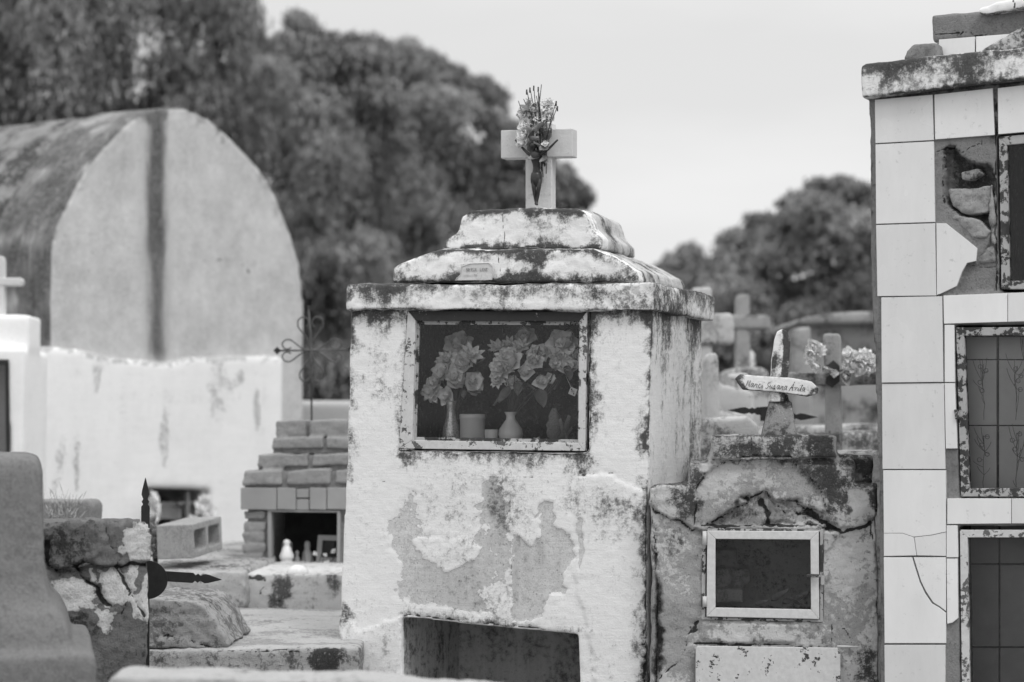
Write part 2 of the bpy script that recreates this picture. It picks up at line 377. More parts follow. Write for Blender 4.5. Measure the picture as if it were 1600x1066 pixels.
# ============================================================ main whitewashed tomb
FM = Frame(1020, 8.0, 18)
T = thing('plastered_tomb', 'tall whitewashed tomb with stepped roof and glazed flower niche, mould stained, in the centre', 'tomb', FM)
U = FM.uz
g = G()
bl, br_ = U(548, 486)[0], U(1018, 486)[0]
zc = U(780, 486)[1]
g.prism([(U(528, 1066)[0], 0), (U(1012, 1066)[0], 0), (U(1013, 1000)[0], U(0, 1000)[1]), (U(1012, 800)[0], U(0, 800)[1]), (br_, zc + .02), (bl, zc + .02), (U(541, 700)[0], U(0, 700)[1]), (U(531, 960)[0], U(0, 960)[1])], 0, .74)
cutw = G(); a0 = U(638, 486); a1 = U(918, 706); cutw.box(a0[0], a1[0], -.1, .55, a1[1], a0[1])
cutl = G(); cutl.prism(FM.poly([(628, 963), (905, 990), (906, 1190), (628, 1190)]), -.1, .6)
def base_main(co, nr, A):
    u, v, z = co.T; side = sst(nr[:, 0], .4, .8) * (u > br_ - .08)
    A['mold_shade'] += .12 + .16 * sst(fbm(co, 1.6, 3, 5), .0, .4)
    A['mold_shade'] += side * (.06 + .38 * sst(v, .56, .74) + .30 * sst(z, zc - .14, zc + .05) + .34 * sst(fbm(np.stack([co[:, 0] * .3, v * 1.0, z * .16], 1), 10, 4, 77), .0, .34) + .2 * sst(fbm(co * [1, 1, .4], 6, 3, 78), .05, .3) + .3 * np.exp(-(v / .02) ** 2))
    A['mold_shade'] += sst(z, zc - .06, zc) * .20 * sst(-nr[:, 1], .4, .8)
    A['mold_shade'] += .3 * sst(v, .03, .1) * (1 - side) * sst(z, 1.2, 1.5)
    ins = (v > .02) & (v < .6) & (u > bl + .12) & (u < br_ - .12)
    A['bare'] = np.where(ins, .9, A['bare']); A['mold_shade'] += np.where(ins, np.where(z < U(0, 720)[1], .32, .62), 0)  # shade inside both openings painted through the mould mask
D = [
 ('poly', 'bare', [(612, 812), (632, 768), (650, 762), (655, 825), (685, 842), (700, 870), (722, 862), (742, 830), (748, 770), (772, 740), (795, 752), (799, 800), (801, 880), (792, 925), (775, 962), (700, 962), (652, 948), (618, 930), (611, 860)], dict(fe=.03, jit=.05, dp=-.002, s=.70)),
 ('poly', 'bare', [(640, 838), (672, 842), (700, 850), (722, 840), (742, 845), (752, 862), (730, 880), (690, 882), (655, 872)], dict(fe=.02, s=-1, jit=.04, dp=.003)),
 ('poly', 'bare', [(755, 915), (785, 905), (795, 935), (775, 962), (755, 950)], dict(fe=.02, s=-1, jit=.04)),
 ('poly', 'bare', [(800, 832), (832, 852), (842, 838), (845, 800), (836, 812), (838, 790), (850, 780), (864, 784), (869, 808), (862, 822), (888, 838), (897, 868), (884, 894), (878, 912), (890, 917), (884, 925), (856, 924), (850, 962), (826, 972), (800, 968)], dict(fe=.012, jit=.016, dp=-.004)),
 ('poly', 'bare', [(903, 838), (910, 840), (914, 876), (908, 890), (903, 866)], dict(fe=.010, jit=.012, dp=-.003)),
 ('poly', 'bare', [(905, 806), (912, 816), (911, 846), (902, 840)], dict(fe=.010, jit=.015, dp=-.003)),
 ('poly', 'bare', [(738, 786), (750, 790), (751, 800), (742, 798)], dict(fe=.010, jit=.01)),
 ('line', 'none', [(772, 742), (792, 752), (798, 785), (800, 880), (795, 925), (775, 966)], dict(w=.016, dp=.005, jit=.006)),
 ('line', 'crack', [(798, 790), (801, 850), (799, 905), (790, 940)], dict(w=0.0050, s=.74, jit=.004)),
 ('line', 'crack', [(870, 720), (905, 736), (955, 742), (980, 755), (1012, 766)], dict(w=0.0062, s=.82, dp=-.003, jit=.02)),
 ('poly', 'none', [(905, 738), (955, 745), (1012, 768), (1020, 768), (1020, 1100), (940, 1100), (900, 900)], dict(fe=.012, dp=.004, jit=.02)),
 ('line', 'crack', [(640, 706), (700, 722), (735, 735)], dict(w=0.0062, s=.76, jit=.02)),
 ('line', 'crack', [(548, 742), (575, 750), (602, 752)], dict(w=0.0050, s=.78, jit=.02)),
 ('line', 'crack', [(806, 745), (830, 746), (846, 755)], dict(w=0.0062, s=.9, jit=.015)),
 ('line', 'crack', [(1000, 975), (955, 968), (915, 955), (905, 990)], dict(w=0.0050, s=.66, jit=.02)),
 ('line', 'crack', [(1014, 800), (1013, 900), (1010, 980), (1008, 1066)], dict(w=0.0136, s=.9, jit=.02, dp=-.01)),
 ('line', 'mold_shade', [(1016, 770), (1012, 900), (1008, 1080)], dict(w=.05, s=.55, jit=.02)),
 ('line', 'mold_shade', [(1013, 488), (1018, 560), (1014, 640), (1010, 700)], dict(w=.030, s=.52, jit=.02)),
 ('blob', 'mold_shade', [(925, 778)], dict(r=(.13, .075), s=.26, jit=.06)),
 ('blob', 'mold_shade', [(958, 815)], dict(r=(.10, .09), s=.24, jit=.06)),
 ('blob', 'mold_shade', [(780, 800)], dict(r=(.05, .15), s=.22, jit=.04)),
 ('blob', 'mold_shade', [(720, 920)], dict(r=(.20, .08), s=.12, jit=.05)),
 ('blob', 'mold_shade', [(930, 620)], dict(r=(.03, .12), s=.30, jit=.03)),
 ('blob', 'mold_shade', [(1003, 690)], dict(r=(.03, .09), s=.4, jit=.03)),
 ('blob', 'mold_shade', [(636, 716)], dict(r=(.04, .035), s=.55, jit=.03)), ('blob', 'mold_shade', [(905, 722)], dict(r=(.07, .05), s=.38, jit=.03)),
 ('blob', 'mold_shade', [(538, 960)], dict(r=(.045, .05), s=.45, jit=.03)),
 ('line', 'mold_shade', [(551, 500), (546, 560), (544, 640), (542, 740)], dict(w=.035, s=.42, jit=.03)),
 ('line', 'mold_shade', [(545, 488), (640, 488)], dict(w=.08, s=.36, jit=.03)), ('line', 'mold_shade', [(918, 489), (1020, 489)], dict(w=.07, s=.36, jit=.03)),
 ('line', 'mold_shade', [(590, 495), (594, 560), (592, 620)], dict(w=.06, s=.22, jit=.03)),
 ('line', 'crack', [(637, 486), (634, 600), (622, 704), (770, 707), (912, 709), (921, 640), (921, 486)], dict(w=0.0087, s=1.0, jit=.006)),
 ('line', 'mold_shade', [(637, 520), (633, 620), (624, 704), (770, 709), (912, 711), (922, 640), (922, 490)], dict(w=.035, s=.42, jit=.02)),
 ('line', 'crack', [(620, 961), (700, 972), (770, 976), (850, 985), (908, 989)], dict(w=0.0099, s=1.0, jit=.02, dp=-.006)),
 ('line', 'mold_shade', [(620, 958), (770, 972), (908, 986)], dict(w=.03, s=.3, jit=.02)),
 ('poly', 'none', [(528, 965), (560, 985), (628, 962), (628, 1100), (528, 1100)], dict(fe=.02, dp=.004, jit=.03)),
]
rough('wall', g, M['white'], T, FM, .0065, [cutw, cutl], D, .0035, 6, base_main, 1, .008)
# cornice
gc = G()
c0 = U(537, 444, -.025); c1 = U(1024, 441, -.025); c2 = U(1024, 486, -.025); c3 = U(537, 484, -.025)
gc.prism([c0, c1, c2, c3], -.03, .80)
def base_corn(co, nr, A):
    u, v, z = co.T; fr = sst(-nr[:, 1], .3, .8)
    A['mold_shade'] += .34 + .62 * fbm(co * [1, 1, 1.5], 5, 3, 8) + .14 * sst(z, c2[1] + .03, c0[1]) + .2 * sst(nr[:, 0], .4, .8) + .25 * sst(nr[:, 2], .4, .8) + .3 * sst(-nr[:, 2], .3, .8)
    A['bare'] += .18 + .2 * sst(u, .1, .3) * fr
DC = [('blob', 'mold_shade', [(600, 462)], dict(r=(.09, .05), s=.22, jit=.05)), ('blob', 'mold_shade', [(800, 455)], dict(r=(.12, .04), s=.2, jit=.05)),
      ('blob', 'mold_shade', [(700, 470)], dict(r=(.10, .03), s=-.3, jit=.03)), ('blob', 'mold_shade', [(555, 470)], dict(r=(.03, .04), s=-.3, jit=.03)),
      ('blob', 'mold_shade', [(850, 474)], dict(r=(.06, .02), s=-.3, jit=.03)), ('blob', 'mold_shade', [(940, 470)], dict(r=(.10, .05), s=.2, jit=.05)),
      ('blob', 'mold_shade', [(1000, 455)], dict(r=(.03, .03), s=-.3, jit=.03)), ('blob', 'bare', [(960, 462)], dict(r=(.16, .06), s=.5, jit=.05))]
rough('cornice', gc, M['white'], T, FM, .006, [], DC, .010, 10, base_corn, 2, .02, 4)
# stepped roof tiers
def tier(name, pts, v0, v1, seed, ext):
    g = G(); p = [U(x, y, v0) for x, y in pts]; g.prism(p, v0, v1)
    zt = max(q[1] for q in p); zb = min(q[1] for q in p)
    def base(co, nr, A):
        u, v, z = co.T; fr = sst(-nr[:, 1], .6, .9)
        A['mold_shade'] += .10 * fr + (1 - fr) * (.38 + .5 * fbm(co, 7, 3, seed)) + .18 * sst(z, zt - .03, zt - .003) + .12 * fbm(co, 5, 3, seed + 3)
        A['bare'] += (1 - fr) * (.35 + .55 * sst(v, v0 + .05, v0 + .14))
        A['mold_shade'] += (1 - fr) * .25 * (fbm(np.stack([u * .5, v * 1., z * .1], 1), 30, 2, 4))
    ring = pts + [pts[0]]
    Dm = [('line', 'mold_shade', ring, dict(w=.05, s=.42, jit=.035, v=v0))] + ext
    return rough(name, g, M['white'], T, FM, .006, [], Dm, .009, 9, base, seed, .014, 4)
V2, V3 = .02, .07
tier('roof_tier', [(615, 441), (618, 419), (645, 405), (690, 389), (930, 389), (962, 402), (998, 424), (1003, 443)], V2, .60, 21,
     [('line', 'mold_shade', [(690, 392), (930, 392)], dict(w=.03, s=.45, jit=.01, v=V2)), ('line', 'mold_shade', [(828, 390), (832, 405), (838, 435)], dict(w=.05, s=.30, jit=.02, v=V2)),
      ('line', 'crack', [(776, 390), (780, 410), (783, 438)], dict(w=0.0074, s=.95, jit=.01, v=V2)), ('blob', 'mold_shade', [(840, 398)], dict(r=(.06, .05), s=.4, v=V2)),
      ('line', 'mold_shade', [(618, 436), (1000, 438)], dict(w=.03, s=.32, jit=.01, v=V2)), ('blob', 'mold_shade', [(800, 432)], dict(r=(.08, .02), s=.4, v=V2))])
tier('roof_tier', [(696, 390), (694, 374), (713, 361), (719, 337), (733, 326), (900, 325), (914, 333), (922, 358), (938, 374), (938, 390)], V3, .52, 22,
     [('line', 'mold_shade', [(733, 330), (905, 330)], dict(w=.035, s=.36, jit=.01, v=V3)), ('poly', 'mold_shade', [(828, 325), (850, 330), (866, 360), (872, 390), (828, 390)], dict(fe=.03, s=.36, jit=.03, v=V3)),
      ('line', 'crack', [(787, 326), (784, 350), (786, 388)], dict(w=0.0062, s=.85, jit=.01, v=V3)), ('blob', 'mold_shade', [(886, 345)], dict(r=(.05, .04), s=.22, v=V3)),
      ('line', 'mold_shade', [(700, 386), (930, 388)], dict(w=.018, s=.5, jit=.01, v=V3))])
# window frame with glass
wf = thing_ = G()
def frame_ring(outer, inner, v0, v1, F, skip=()):
    o = [F.uz(*p) for p in outer]; i = [F.uz(*p) for p in inner]; g = G()
    for k in range(4):
        a, b = k, (k + 1) % 4
        if k not in skip: g.prism([o[a], o[b], i[b], i[a]], v0, v1)
    return g
fo = [(638, 486), (918, 487), (914, 705), (624, 701)]; fi = [(650, 501), (906, 502), (904, 692), (645, 688)]
wfo = frame_ring(fo, fi, -.006, .03, FM, (0,)).obj('window_frame', M['framepaint'], T, bevel=.002)
lip = [(646, 497), (908, 498), (906, 694), (641, 691)]; lin = [(654, 507), (902, 508), (901, 687), (649, 683)]
frame_ring(fo, fi, -.002, .03, FM, (1, 2, 3)).obj('top_rail', M['railshade'], wfo, bevel=.001)  # rail coloured dark in place of a cast shadow
frame_ring(lip, lin, .012, .024, FM).obj('glazing_bar', M['framerust'], wfo, bevel=.001)
gp = G(); gp.prism([U(*p) for p in fi], .013, .016); gp.obj('pane', M['glass'], wfo)
# niche shelf sits inside the wall cut
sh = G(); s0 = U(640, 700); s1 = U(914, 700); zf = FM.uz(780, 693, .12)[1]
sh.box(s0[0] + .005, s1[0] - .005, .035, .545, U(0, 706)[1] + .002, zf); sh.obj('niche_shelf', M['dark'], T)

# ------------------------------------------------------------ white cross with crucifix
CV = .22
XC = thing('cross', 'pale painted cross with a dark crucifix figure on top of the stepped tomb roof', 'cross', FM)
q = lambda px, py, v=CV: FM.uz(px, py, v)
gu = G(); b0 = q(820, 324); b1 = q(863, 192); gu.box(q(821, 300)[0], q(862, 300)[0], CV, CV + .05, b0[1] - .02, b1[1]); gu.obj('upright', M['crosspaint'], XC, bevel=.003)
gu = G(); gu.prism([q(783, 204), q(895, 201), q(895, 245), q(783, 248)], CV - .004, CV + .054); gu.obj('crossbeam', M['crosspaint'], XC, bevel=.003)
# corpus
def skin_obj(name, verts, edges, radii, mat, parent, sub=2):
    me = bpy.data.meshes.new(name); me.from_pydata([tuple(v) for v in verts], edges, []); me.update()
    o = link(bpy.data.objects.new(name, me)); m = o.modifiers.new('skin', 'SKIN'); m.use_smooth_shade = True
    for i, r in enumerate(radii): me.skin_vertices[0].data[i].radius = (r, r * .85) if not isinstance(r, tuple) else r
    me.skin_vertices[0].data[0].use_root = True
    s = o.modifiers.new('sub', 'SUBSURF'); s.levels = sub; s.render_levels = sub
    dg = bpy.context.evaluated_depsgraph_get(); r = bpy.data.meshes.new_from_object(o.evaluated_get(dg)); bpy.data.objects.remove(o)
    r.materials.clear(); r.materials.append(mat); o = link(bpy.data.objects.new(name, r)); o.parent = parent; return o
cz = CV - .034
J = lambda x, y, d=0: FM.at(x, y, cz - d)
vs = [J(838, 272), J(838, 258), J(837, 248, .004), J(836, 240, .004), J(834, 235, .008), J(833, 230, .012), J(834, 225, .010),
      J(827, 242, .002), J(818, 233), J(808, 222), J(805, 218, -.002), J(847, 241, .002), J(858, 232), J(868, 222), J(872, 218, -.002),
      J(833, 279), J(834, 292, .010), J(836, 307), J(837, 316), J(837, 320, .008),
      J(843, 279), J(842, 292, .010), J(840, 307, .002), J(839, 316, .003), J(839, 321, .012)]
ed = [(0, 1), (1, 2), (2, 3), (3, 4), (4, 5), (5, 6), (3, 7), (7, 8), (8, 9), (9, 10), (3, 11), (11, 12), (12, 13), (13, 14), (0, 15), (15, 16), (16, 17), (17, 18), (18, 19), (0, 20), (20, 21), (21, 22), (22, 23), (23, 24)]
mmp = .00225
rd = [x * mmp for x in (5.8, 5.4, 8.6, 6.4, 2.6, 4.2, 3.6, 3.4, 2.4, 1.9, 1.8, 3.4, 2.4, 1.9, 1.8, 5.2, 4.3, 3.3, 2.2, 2.4, 5.2, 4.3, 3.3, 2.2, 2.4)]
fig = skin_obj('crucifix_figure', vs, ed, rd, M['bronze'], XC)
lc = G(); c = J(838, 276)
prof = [(.010, -.036), (.014, -.030), (.0175, -.020), (.0185, -.006), (.017, .006), (.0155, .012), (.010, .016)]
lc.lathe(prof, c, 18, .16, 9); lc.obj('loincloth', M['bronze'], fig, True)
hr = G(); hc = J(833, 227, .010); hr.lathe([(.002, -.012), (.0105, -.009), (.0125, .0), (.0105, .006), (.004, .010)], hc, 12, .2, 6); hr.obj('hair', M['bronze'], fig, True)

# ------------------------------------------------------------ flowers
def petal_grid(Lp, W, cup, curl, tip=.0, n=5, m=5, ruf=0.0, ph=0.0):
    V = []; Fq = []
    for i in range(n + 1):
        t = i / n
        wd = W * (math.sin(math.pi * min(1, (t * (1 - tip * .1)) ** .75)) ** .7 * (1 - tip * t) + .12 * (1 - t)) if t < 1 else W * .10 * (1 - tip)
        for j in range(m + 1):
            s = j / m * 2 - 1
            x = wd * s; y = Lp * (t - curl * .25 * t * t); z = cup * W * (s * s) * .8 + Lp * (curl * t * t * .8) + ruf * W * math.sin(s * 7 + ph) * t
            V.append((x, y, z))
    for i in range(n):
        for j in range(m):
            a = i * (m + 1) + j; Fq.append((a, a + 1, a + m + 2, a + m + 1))
    return V, Fq
def flower_mesh(kind, mat, seed):
    rr = random.Random(seed); g = G()
    if kind == 'rose': rings = [(4, .45, .34, 1.15, .9, 0), (5, .7, .44, .85, .6, 0), (6, 1.0, .50, .45, .3, 0), (6, 1.1, .52, .1, .1, 0)]
    elif kind == 'carnation': rings = [(7, .5, .24, 1.2, .3, .2), (9, .75, .28, .8, .2, .25), (10, .95, .30, .4, .1, .25), (10, 1.05, .32, .1, -.1, .25)]
    elif kind == 'lily': rings = [(3, .7, .42, 1.0, .6, .1), (4, 1.1, .50, .6, .5, .1), (4, 1.05, .52, .3, .2, .12)]
    else: rings = [(8, 1.1, .26, .2, .3, .1), (7, .8, .24, .6, .3, .1), (5, .4, .2, 1.1, .3, 0)]
    for k, (n, Lp, W, el, curl, ruf) in enumerate(rings):
        for i in range(n):
            V, Fq = petal_grid(Lp * rr.uniform(.85, 1.1), W * rr.uniform(.9, 1.15), rr.uniform(.3, .7), curl * rr.uniform(.3, 1.1), .12 if kind in ('lily', 'daisy') else 0, ruf=ruf * .5, ph=rr.uniform(0, 6))
            rot = Matrix.Rotation(2 * math.pi * (i + .4 * k + rr.uniform(-.12, .12)) / n, 4, 'Z') @ Matrix.Rotation(el + rr.uniform(-.15, .15), 4, 'X')
            g.add([rot @ Vector(v) for v in V], Fq)
    me = bpy.data.meshes.new(kind); me.from_pydata([tuple(v) for v in g.v], [], g.f); me.polygons.foreach_set('use_smooth', [True] * len(me.polygons)); me.materials.append(mat); me.update(); return me
FL = {(k, m): flower_mesh(k, M[m], i * 3 + len(m)) for i, k in enumerate(('rose', 'carnation', 'lily', 'daisy')) for m in ('petal', 'petald')}
def leaf_mesh(lobed=False):
    g = G(); V, Fq = petal_grid(1, .3, .5, .25, .3, 8, 4)
    if lobed: V = [(x * (1 + .45 * abs(math.sin(y * 16))), y, z) for x, y, z in V]
    me = bpy.data.meshes.new('leaf'); me.from_pydata(V, [], Fq); me.polygons.foreach_set('use_smooth', [True] * len(me.polygons)); me.materials.append(M['leafy']); me.update(); return me
LEAF = leaf_mesh(); LEAFL = leaf_mesh(True)
def inst(me, name, parent, loc, scale, dirv, spin=0.):
    o = link(bpy.data.objects.new(name, me)); o.parent = parent; o.location = loc
    qn = Vector(dirv).normalized().to_track_quat('Z', 'Y').to_matrix().to_4x4() @ Matrix.Rotation(spin, 4, 'Z')
    o.rotation_euler = qn.to_euler(); o.scale = (scale,) * 3; return o
def leaf_at(me, parent, loc, scale, d, spin=0.):
    qn = Vector(d).normalized().to_track_quat('Y', 'Z').to_matrix().to_4x4() @ Matrix.Rotation(spin, 4, 'Y')
    o = link(bpy.data.objects.new('leaf', me)); o.parent = parent; o.location = loc; o.rotation_euler = qn.to_euler(); o.scale = (scale,) * 3; return o
def bouquet(F, label, v, fl, lv, base, group=None, stemr=.0018, sm='stem', name='flower_bouquet', cat='flowers'):
    """fl: (px,py,r_px,kind,mat,dv)   lv: (px,py,len_px,dx,dy,dv)   base: px,py where the stems meet"""
    B = thing(name, label, cat, F, group); rr = random.Random(len(fl) * 7 + int(base[0])); k = (F.at(801, 600, v) - F.at(800, 600, v)).length
    g = G(); bp = F.at(base[0], base[1], .068)
    for px, py, r, kind, mt, dv in fl:
        p = F.at(px, py, max(v + dv, .030 + r * .0022)); d = Vector(((px - base[0]) * .010 + rr.uniform(-.35, .35), -1 + rr.uniform(-.1, .3), (base[1] - py) * .005 + rr.uniform(-.2, .35)))
        inst(FL[(kind, mt)], 'blossom', B, p + Vector((0, .01, 0)), r * k * .97, d, rr.uniform(0, 6))
        g.tube([bp + Vector((rr.uniform(-.004, .004), 0, 0)), bp.lerp(p, .5) + Vector((rr.uniform(-.01, .01), .01, .01)), p + Vector((0, .018, 0))], stemr, 5)
    for l in lv:
        px, py, Ln, dx, dy, dv = l[:6]; leaf_at(LEAFL if len(l) > 6 else LEAF, B, F.at(px, py, v + dv), Ln * k, (dx, rr.uniform(-.5, .1), -dy), rr.uniform(-.5, .5) + 3.14 * 0 + 1.4 * 0)
    if fl: g.obj('stems', M[sm], B, True)
    return B
nv = .085
bouquet(FM, 'round bunch of pale cloth flowers in the slender glittery vase behind the glass', nv,
  [(690, 585, 20, 'lily', 'petald', -.02), (712, 600, 22, 'lily', 'petal', -.03), (675, 610, 20, 'carnation', 'petal', -.01), (700, 618, 18, 'lily', 'petal', -.03), (738, 598, 20, 'lily', 'petald', 0),
   (722, 570, 20, 'rose', 'petal', .01), (697, 565, 20, 'carnation', 'petald', .03), (735, 556, 20, 'daisy', 'petald', .0), (738, 611, 12, 'lily', 'petald', .02), (708, 590, 15, 'rose', 'petal', -.04), (717, 540, 24, 'rose', 'petald', .10), (682, 596, 15, 'lily', 'petal', -.02)],
  [(735, 610, 22, .8, .4, 0), (690, 620, 18, -.5, .6, 0), (725, 610, 16, .2, 1, -.03), (745, 570, 20, 1, -.3, .03)], (708, 655))
bouquet(FM, 'wide bunch of pale cloth roses in the ribbed vase behind the glass', nv,
  [(783, 577, 23, 'carnation', 'petal', -.03), (790, 560, 18, 'carnation', 'petal', -.01), (802, 566, 18, 'rose', 'petal', -.03), (820, 585, 16, 'lily', 'petal', -.04), (834, 566, 15, 'rose', 'petald', -.02), (840, 555, 18, 'rose', 'petald', .02),
   (845, 598, 15, 'lily', 'petal', -.03), (812, 545, 18, 'daisy', 'petald', .05), (776, 545, 17, 'daisy', 'petald', .07), (820, 530, 19, 'rose', 'petald', .10), (800, 598, 12, 'rose', 'petald', 0), (795, 540, 15, 'daisy', 'petald', .08), (778, 596, 13, 'carnation', 'petal', -.02), (857, 592, 11, 'lily', 'petald', -.01)],
  [(797, 605, 32, -.35, 1, -.03), (842, 608, 34, .25, 1, -.02), (785, 615, 24, -.3, 1, -.02), (822, 600, 20, .6, .6, 0), (810, 595, 26, 0, 1, 0), (850, 580, 25, .9, .1, .02), (790, 580, 25, -1, -.2, .05), (838, 560, 20, .6, -.8, 0)], (798, 655))
bouquet(FM, 'large pale drooping cloth blossoms hanging in the upper right corner behind the glass', nv,
  [(880, 540, 26, 'rose', 'petald', .04), (873, 560, 22, 'carnation', 'petald', .0), (885, 575, 20, 'lily', 'petal', -.02), (868, 570, 14, 'lily', 'petal', -.02), (900, 560, 16, 'rose', 'petald', .03), (872, 532, 14, 'daisy', 'petald', .06)],
  [(886, 572, 28, .15, 1, -.03), (878, 590, 22, -.3, 1, 0), (868, 600, 24, -.4, .8, .02), (890, 600, 20, .4, 1, .03)], (850, 620))
def vase(name, label, cat, px, pyb, prof, mat, v, flute=0, fl=0, F=FM):
    p = F.at(px, pyb, v); k = (F.at(801, 600, v) - F.at(800, 600, v)).length
    t = thing(name, label, cat, loc=F.w((p.x, v, zf)), rz=-F.th)
    pr = [(r * k, z * k) for r, z in prof]; inner = [(max(r * k - .003, .001), z * k) for r, z in prof[::-1] if z > 2]
    G().lathe(pr + inner, (0, 0, 0), 32, flute, fl).obj('vase_body' if 'vase' in name else 'jar_body', mat, t, True); return t
kz = 1.0
t = vase('glittery_vase', 'slender glittering vase nearest the left side behind the glass', 'vase', 705, 690, [(9, 0), (12.5, 4), (13.5, 13), (12, 25), (8, 38), (6.5, 48), (7.5, 58), (9, 64)], M['glitter'], .066)
t = vase('candle_jar', 'wide frosted candle jar between the two vases behind the glass', 'candle jar', 738, 690, [(17.5, 0), (18.5, 2), (18.5, 36), (19.4, 37), (19.4, 43), (18, 44)], M['wax'], .066)
G().lathe([(.036, .002), (.036, .055), (.001, .056)], (0, 0, 0), 24).obj('wax', M['ceramic'], t, True)
t = vase('small_glass_jar', 'small low votive glass beside the ribbed vase behind the glass', 'votive', 768, 690, [(9, 0), (10, 2), (10.5, 20), (9.5, 21)], M['wax'], .075)
G().lathe([(.018, .002), (.018, .03), (.001, .031)], (0, 0, 0), 16).obj('wax', M['ceramic'], t, True)
t = vase('ribbed_vase', 'round white ribbed vase with a narrow neck behind the glass', 'vase', 798, 692, [(12, 0), (17, 5), (19, 14), (17.5, 22), (12, 30), (7.5, 36), (7, 41), (9.5, 46), (10.5, 47)], M['ceramic'], .066, -.10, 18)
lf = thing('leaf_ornament', 'lobed artificial leaf standing in the right corner behind the glass', 'ornament', FM)
kk = .00225
for px, py, Ln, dx, dy in ((872, 690, 52, .12, -1), (884, 692, 38, -.5, -.9), (876, 692, 30, .9, -.6), (880, 690, 42, .55, -.9)): leaf_at(LEAFL, lf, FM.at(px, py, .06), Ln * kk, (dx, -.1, -dy), .2)
t = thing('toy_figurine', 'tiny animal figurine on the niche floor near the leaf', 'figurine', loc=FM.w((FM.uz(836, 692, .16)[0], .16, zf)), rz=-FM.th)
skin_obj('body', [(0, 0, .014), (.012, 0, .016), (.018, 0, .022), (.0, 0, .0), (.012, 0, 0), (-.006, 0, .02)], [(0, 1), (1, 2), (0, 3), (1, 4), (0, 5)], [.006, .006, .004, .003, .003, .002], M['ceramic'], t)
t = thing('price_tag', 'small white square tag hanging on a thread inside the window', 'tag', FM)
cpt = FM.at(895, 612, .021); gg = G(); a = R(22); hw = .0125
pts = [(cpt.x + hw * (sx * math.cos(a) + sz * math.sin(a)), cpt.z + hw * (-sx * math.sin(a) + sz * math.cos(a))) for sx, sz in ((-1, -1), (1, -1), (1, 1), (-1, 1))]
gg.prism(pts, .0205, .022); o = gg.obj('card', M['paper'], t)
gd = G()
for sx, sz, ww in ((-.5, .45, .16), (.45, -.45, .16)):
    cx, cz_ = cpt.x + hw * (sx * math.cos(a) + sz * math.sin(a)), cpt.z + hw * (-sx * math.sin(a) + sz * math.cos(a)); gd.box(cx - .002, cx + .002, .0195, .0204, cz_ - .002, cz_ + .002)
for i in range(4):
    sz = .25 - i * .15; cx, cz_ = cpt.x + hw * sz * math.sin(a), cpt.z + hw * sz * math.cos(a); gd.prism([(cx - .006 * math.cos(a), cz_ + .006 * math.sin(a)), (cx + .006 * math.cos(a), cz_ - .006 * math.sin(a)), (cx + .006 * math.cos(a), cz_ - .006 * math.sin(a) + .0006), (cx - .006 * math.cos(a), cz_ + .006 * math.sin(a) + .0006)], .0195, .0204)
gd.obj('print', M['dark'], o)
G().tube([FM.at(884, 588, .10), FM.at(888, 596, .05), FM.at(892, 605, .022)], .0009, 4).obj('thread', M['petal'], t)
# bouquet on the cross
CB = CV - .03
B = thing('flower_bouquet', 'dried flowers and bare sticks tied upright against the pale cross', 'flowers', FM)
g = G(); bpt = (848, 285)
for x, y, mx, my in ((810, 158, 822, 195), (823, 140, 832, 185), (828, 137, 836, 180), (834, 134, 838, 185), (841, 136, 842, 190), (846, 132, 842, 170), (818, 155, 830, 180), (869, 158, 860, 190), (871, 166, 860, 195), (842, 145, 846, 200), (838, 150, 850, 210), (855, 180, 852, 220), (848, 175, 850, 230), (843, 165, 846, 240), (861, 200, 854, 240)):
    e = (848 + random.uniform(-5, 8), 240 + random.uniform(0, 45)); g.tube([FM.at(x, y, CB), FM.at(mx, my, CB - .012), FM.at(*e, CV - .012)], [.0014, .0017, .0017], 5)
    if random.random() < .4: g.tube([FM.at(x, y, CB), FM.at(x - .2, y + 8, CB)], .0028, 5)
g.obj('sticks', M['stick'], B, True)
for px, py, r, kd, mt, dv in ((818, 182, 15, 'lily', 'petal', -.02), (822, 196, 14, 'rose', 'petal', -.03), (820, 212, 15, 'rose', 'petal', -.035), (817, 226, 12, 'lily', 'petal', -.03), (852, 226, 7, 'lily', 'petal', -.05), (834, 172, 15, 'lily', 'petal', -.02), (843, 185, 14, 'daisy', 'petal', -.03), (856, 165, 14, 'carnation', 'petald', -.01),
                              (858, 182, 13, 'lily', 'petal', -.02), (850, 200, 11, 'rose', 'petald', -.02), (838, 202, 13, 'daisy', 'petald', -.03), (828, 160, 9, 'daisy', 'petald', 0)):
    inst(FL[(kd, mt)], 'blossom', B, FM.at(px, py, CV + dv), r * .0022 * .95, (random.uniform(-.5, .5), -1, random.uniform(-.1, .8)), random.uniform(0, 6))
for i in range(26):
    leaf_at(LEAF, B, FM.at(random.uniform(824, 858), random.uniform(170, 245), CV - random.uniform(.006, .04)), .0022 * random.uniform(14, 26), (random.uniform(-.7, .7), -.3, random.uniform(-1, 1)), random.uniform(-1, 1))
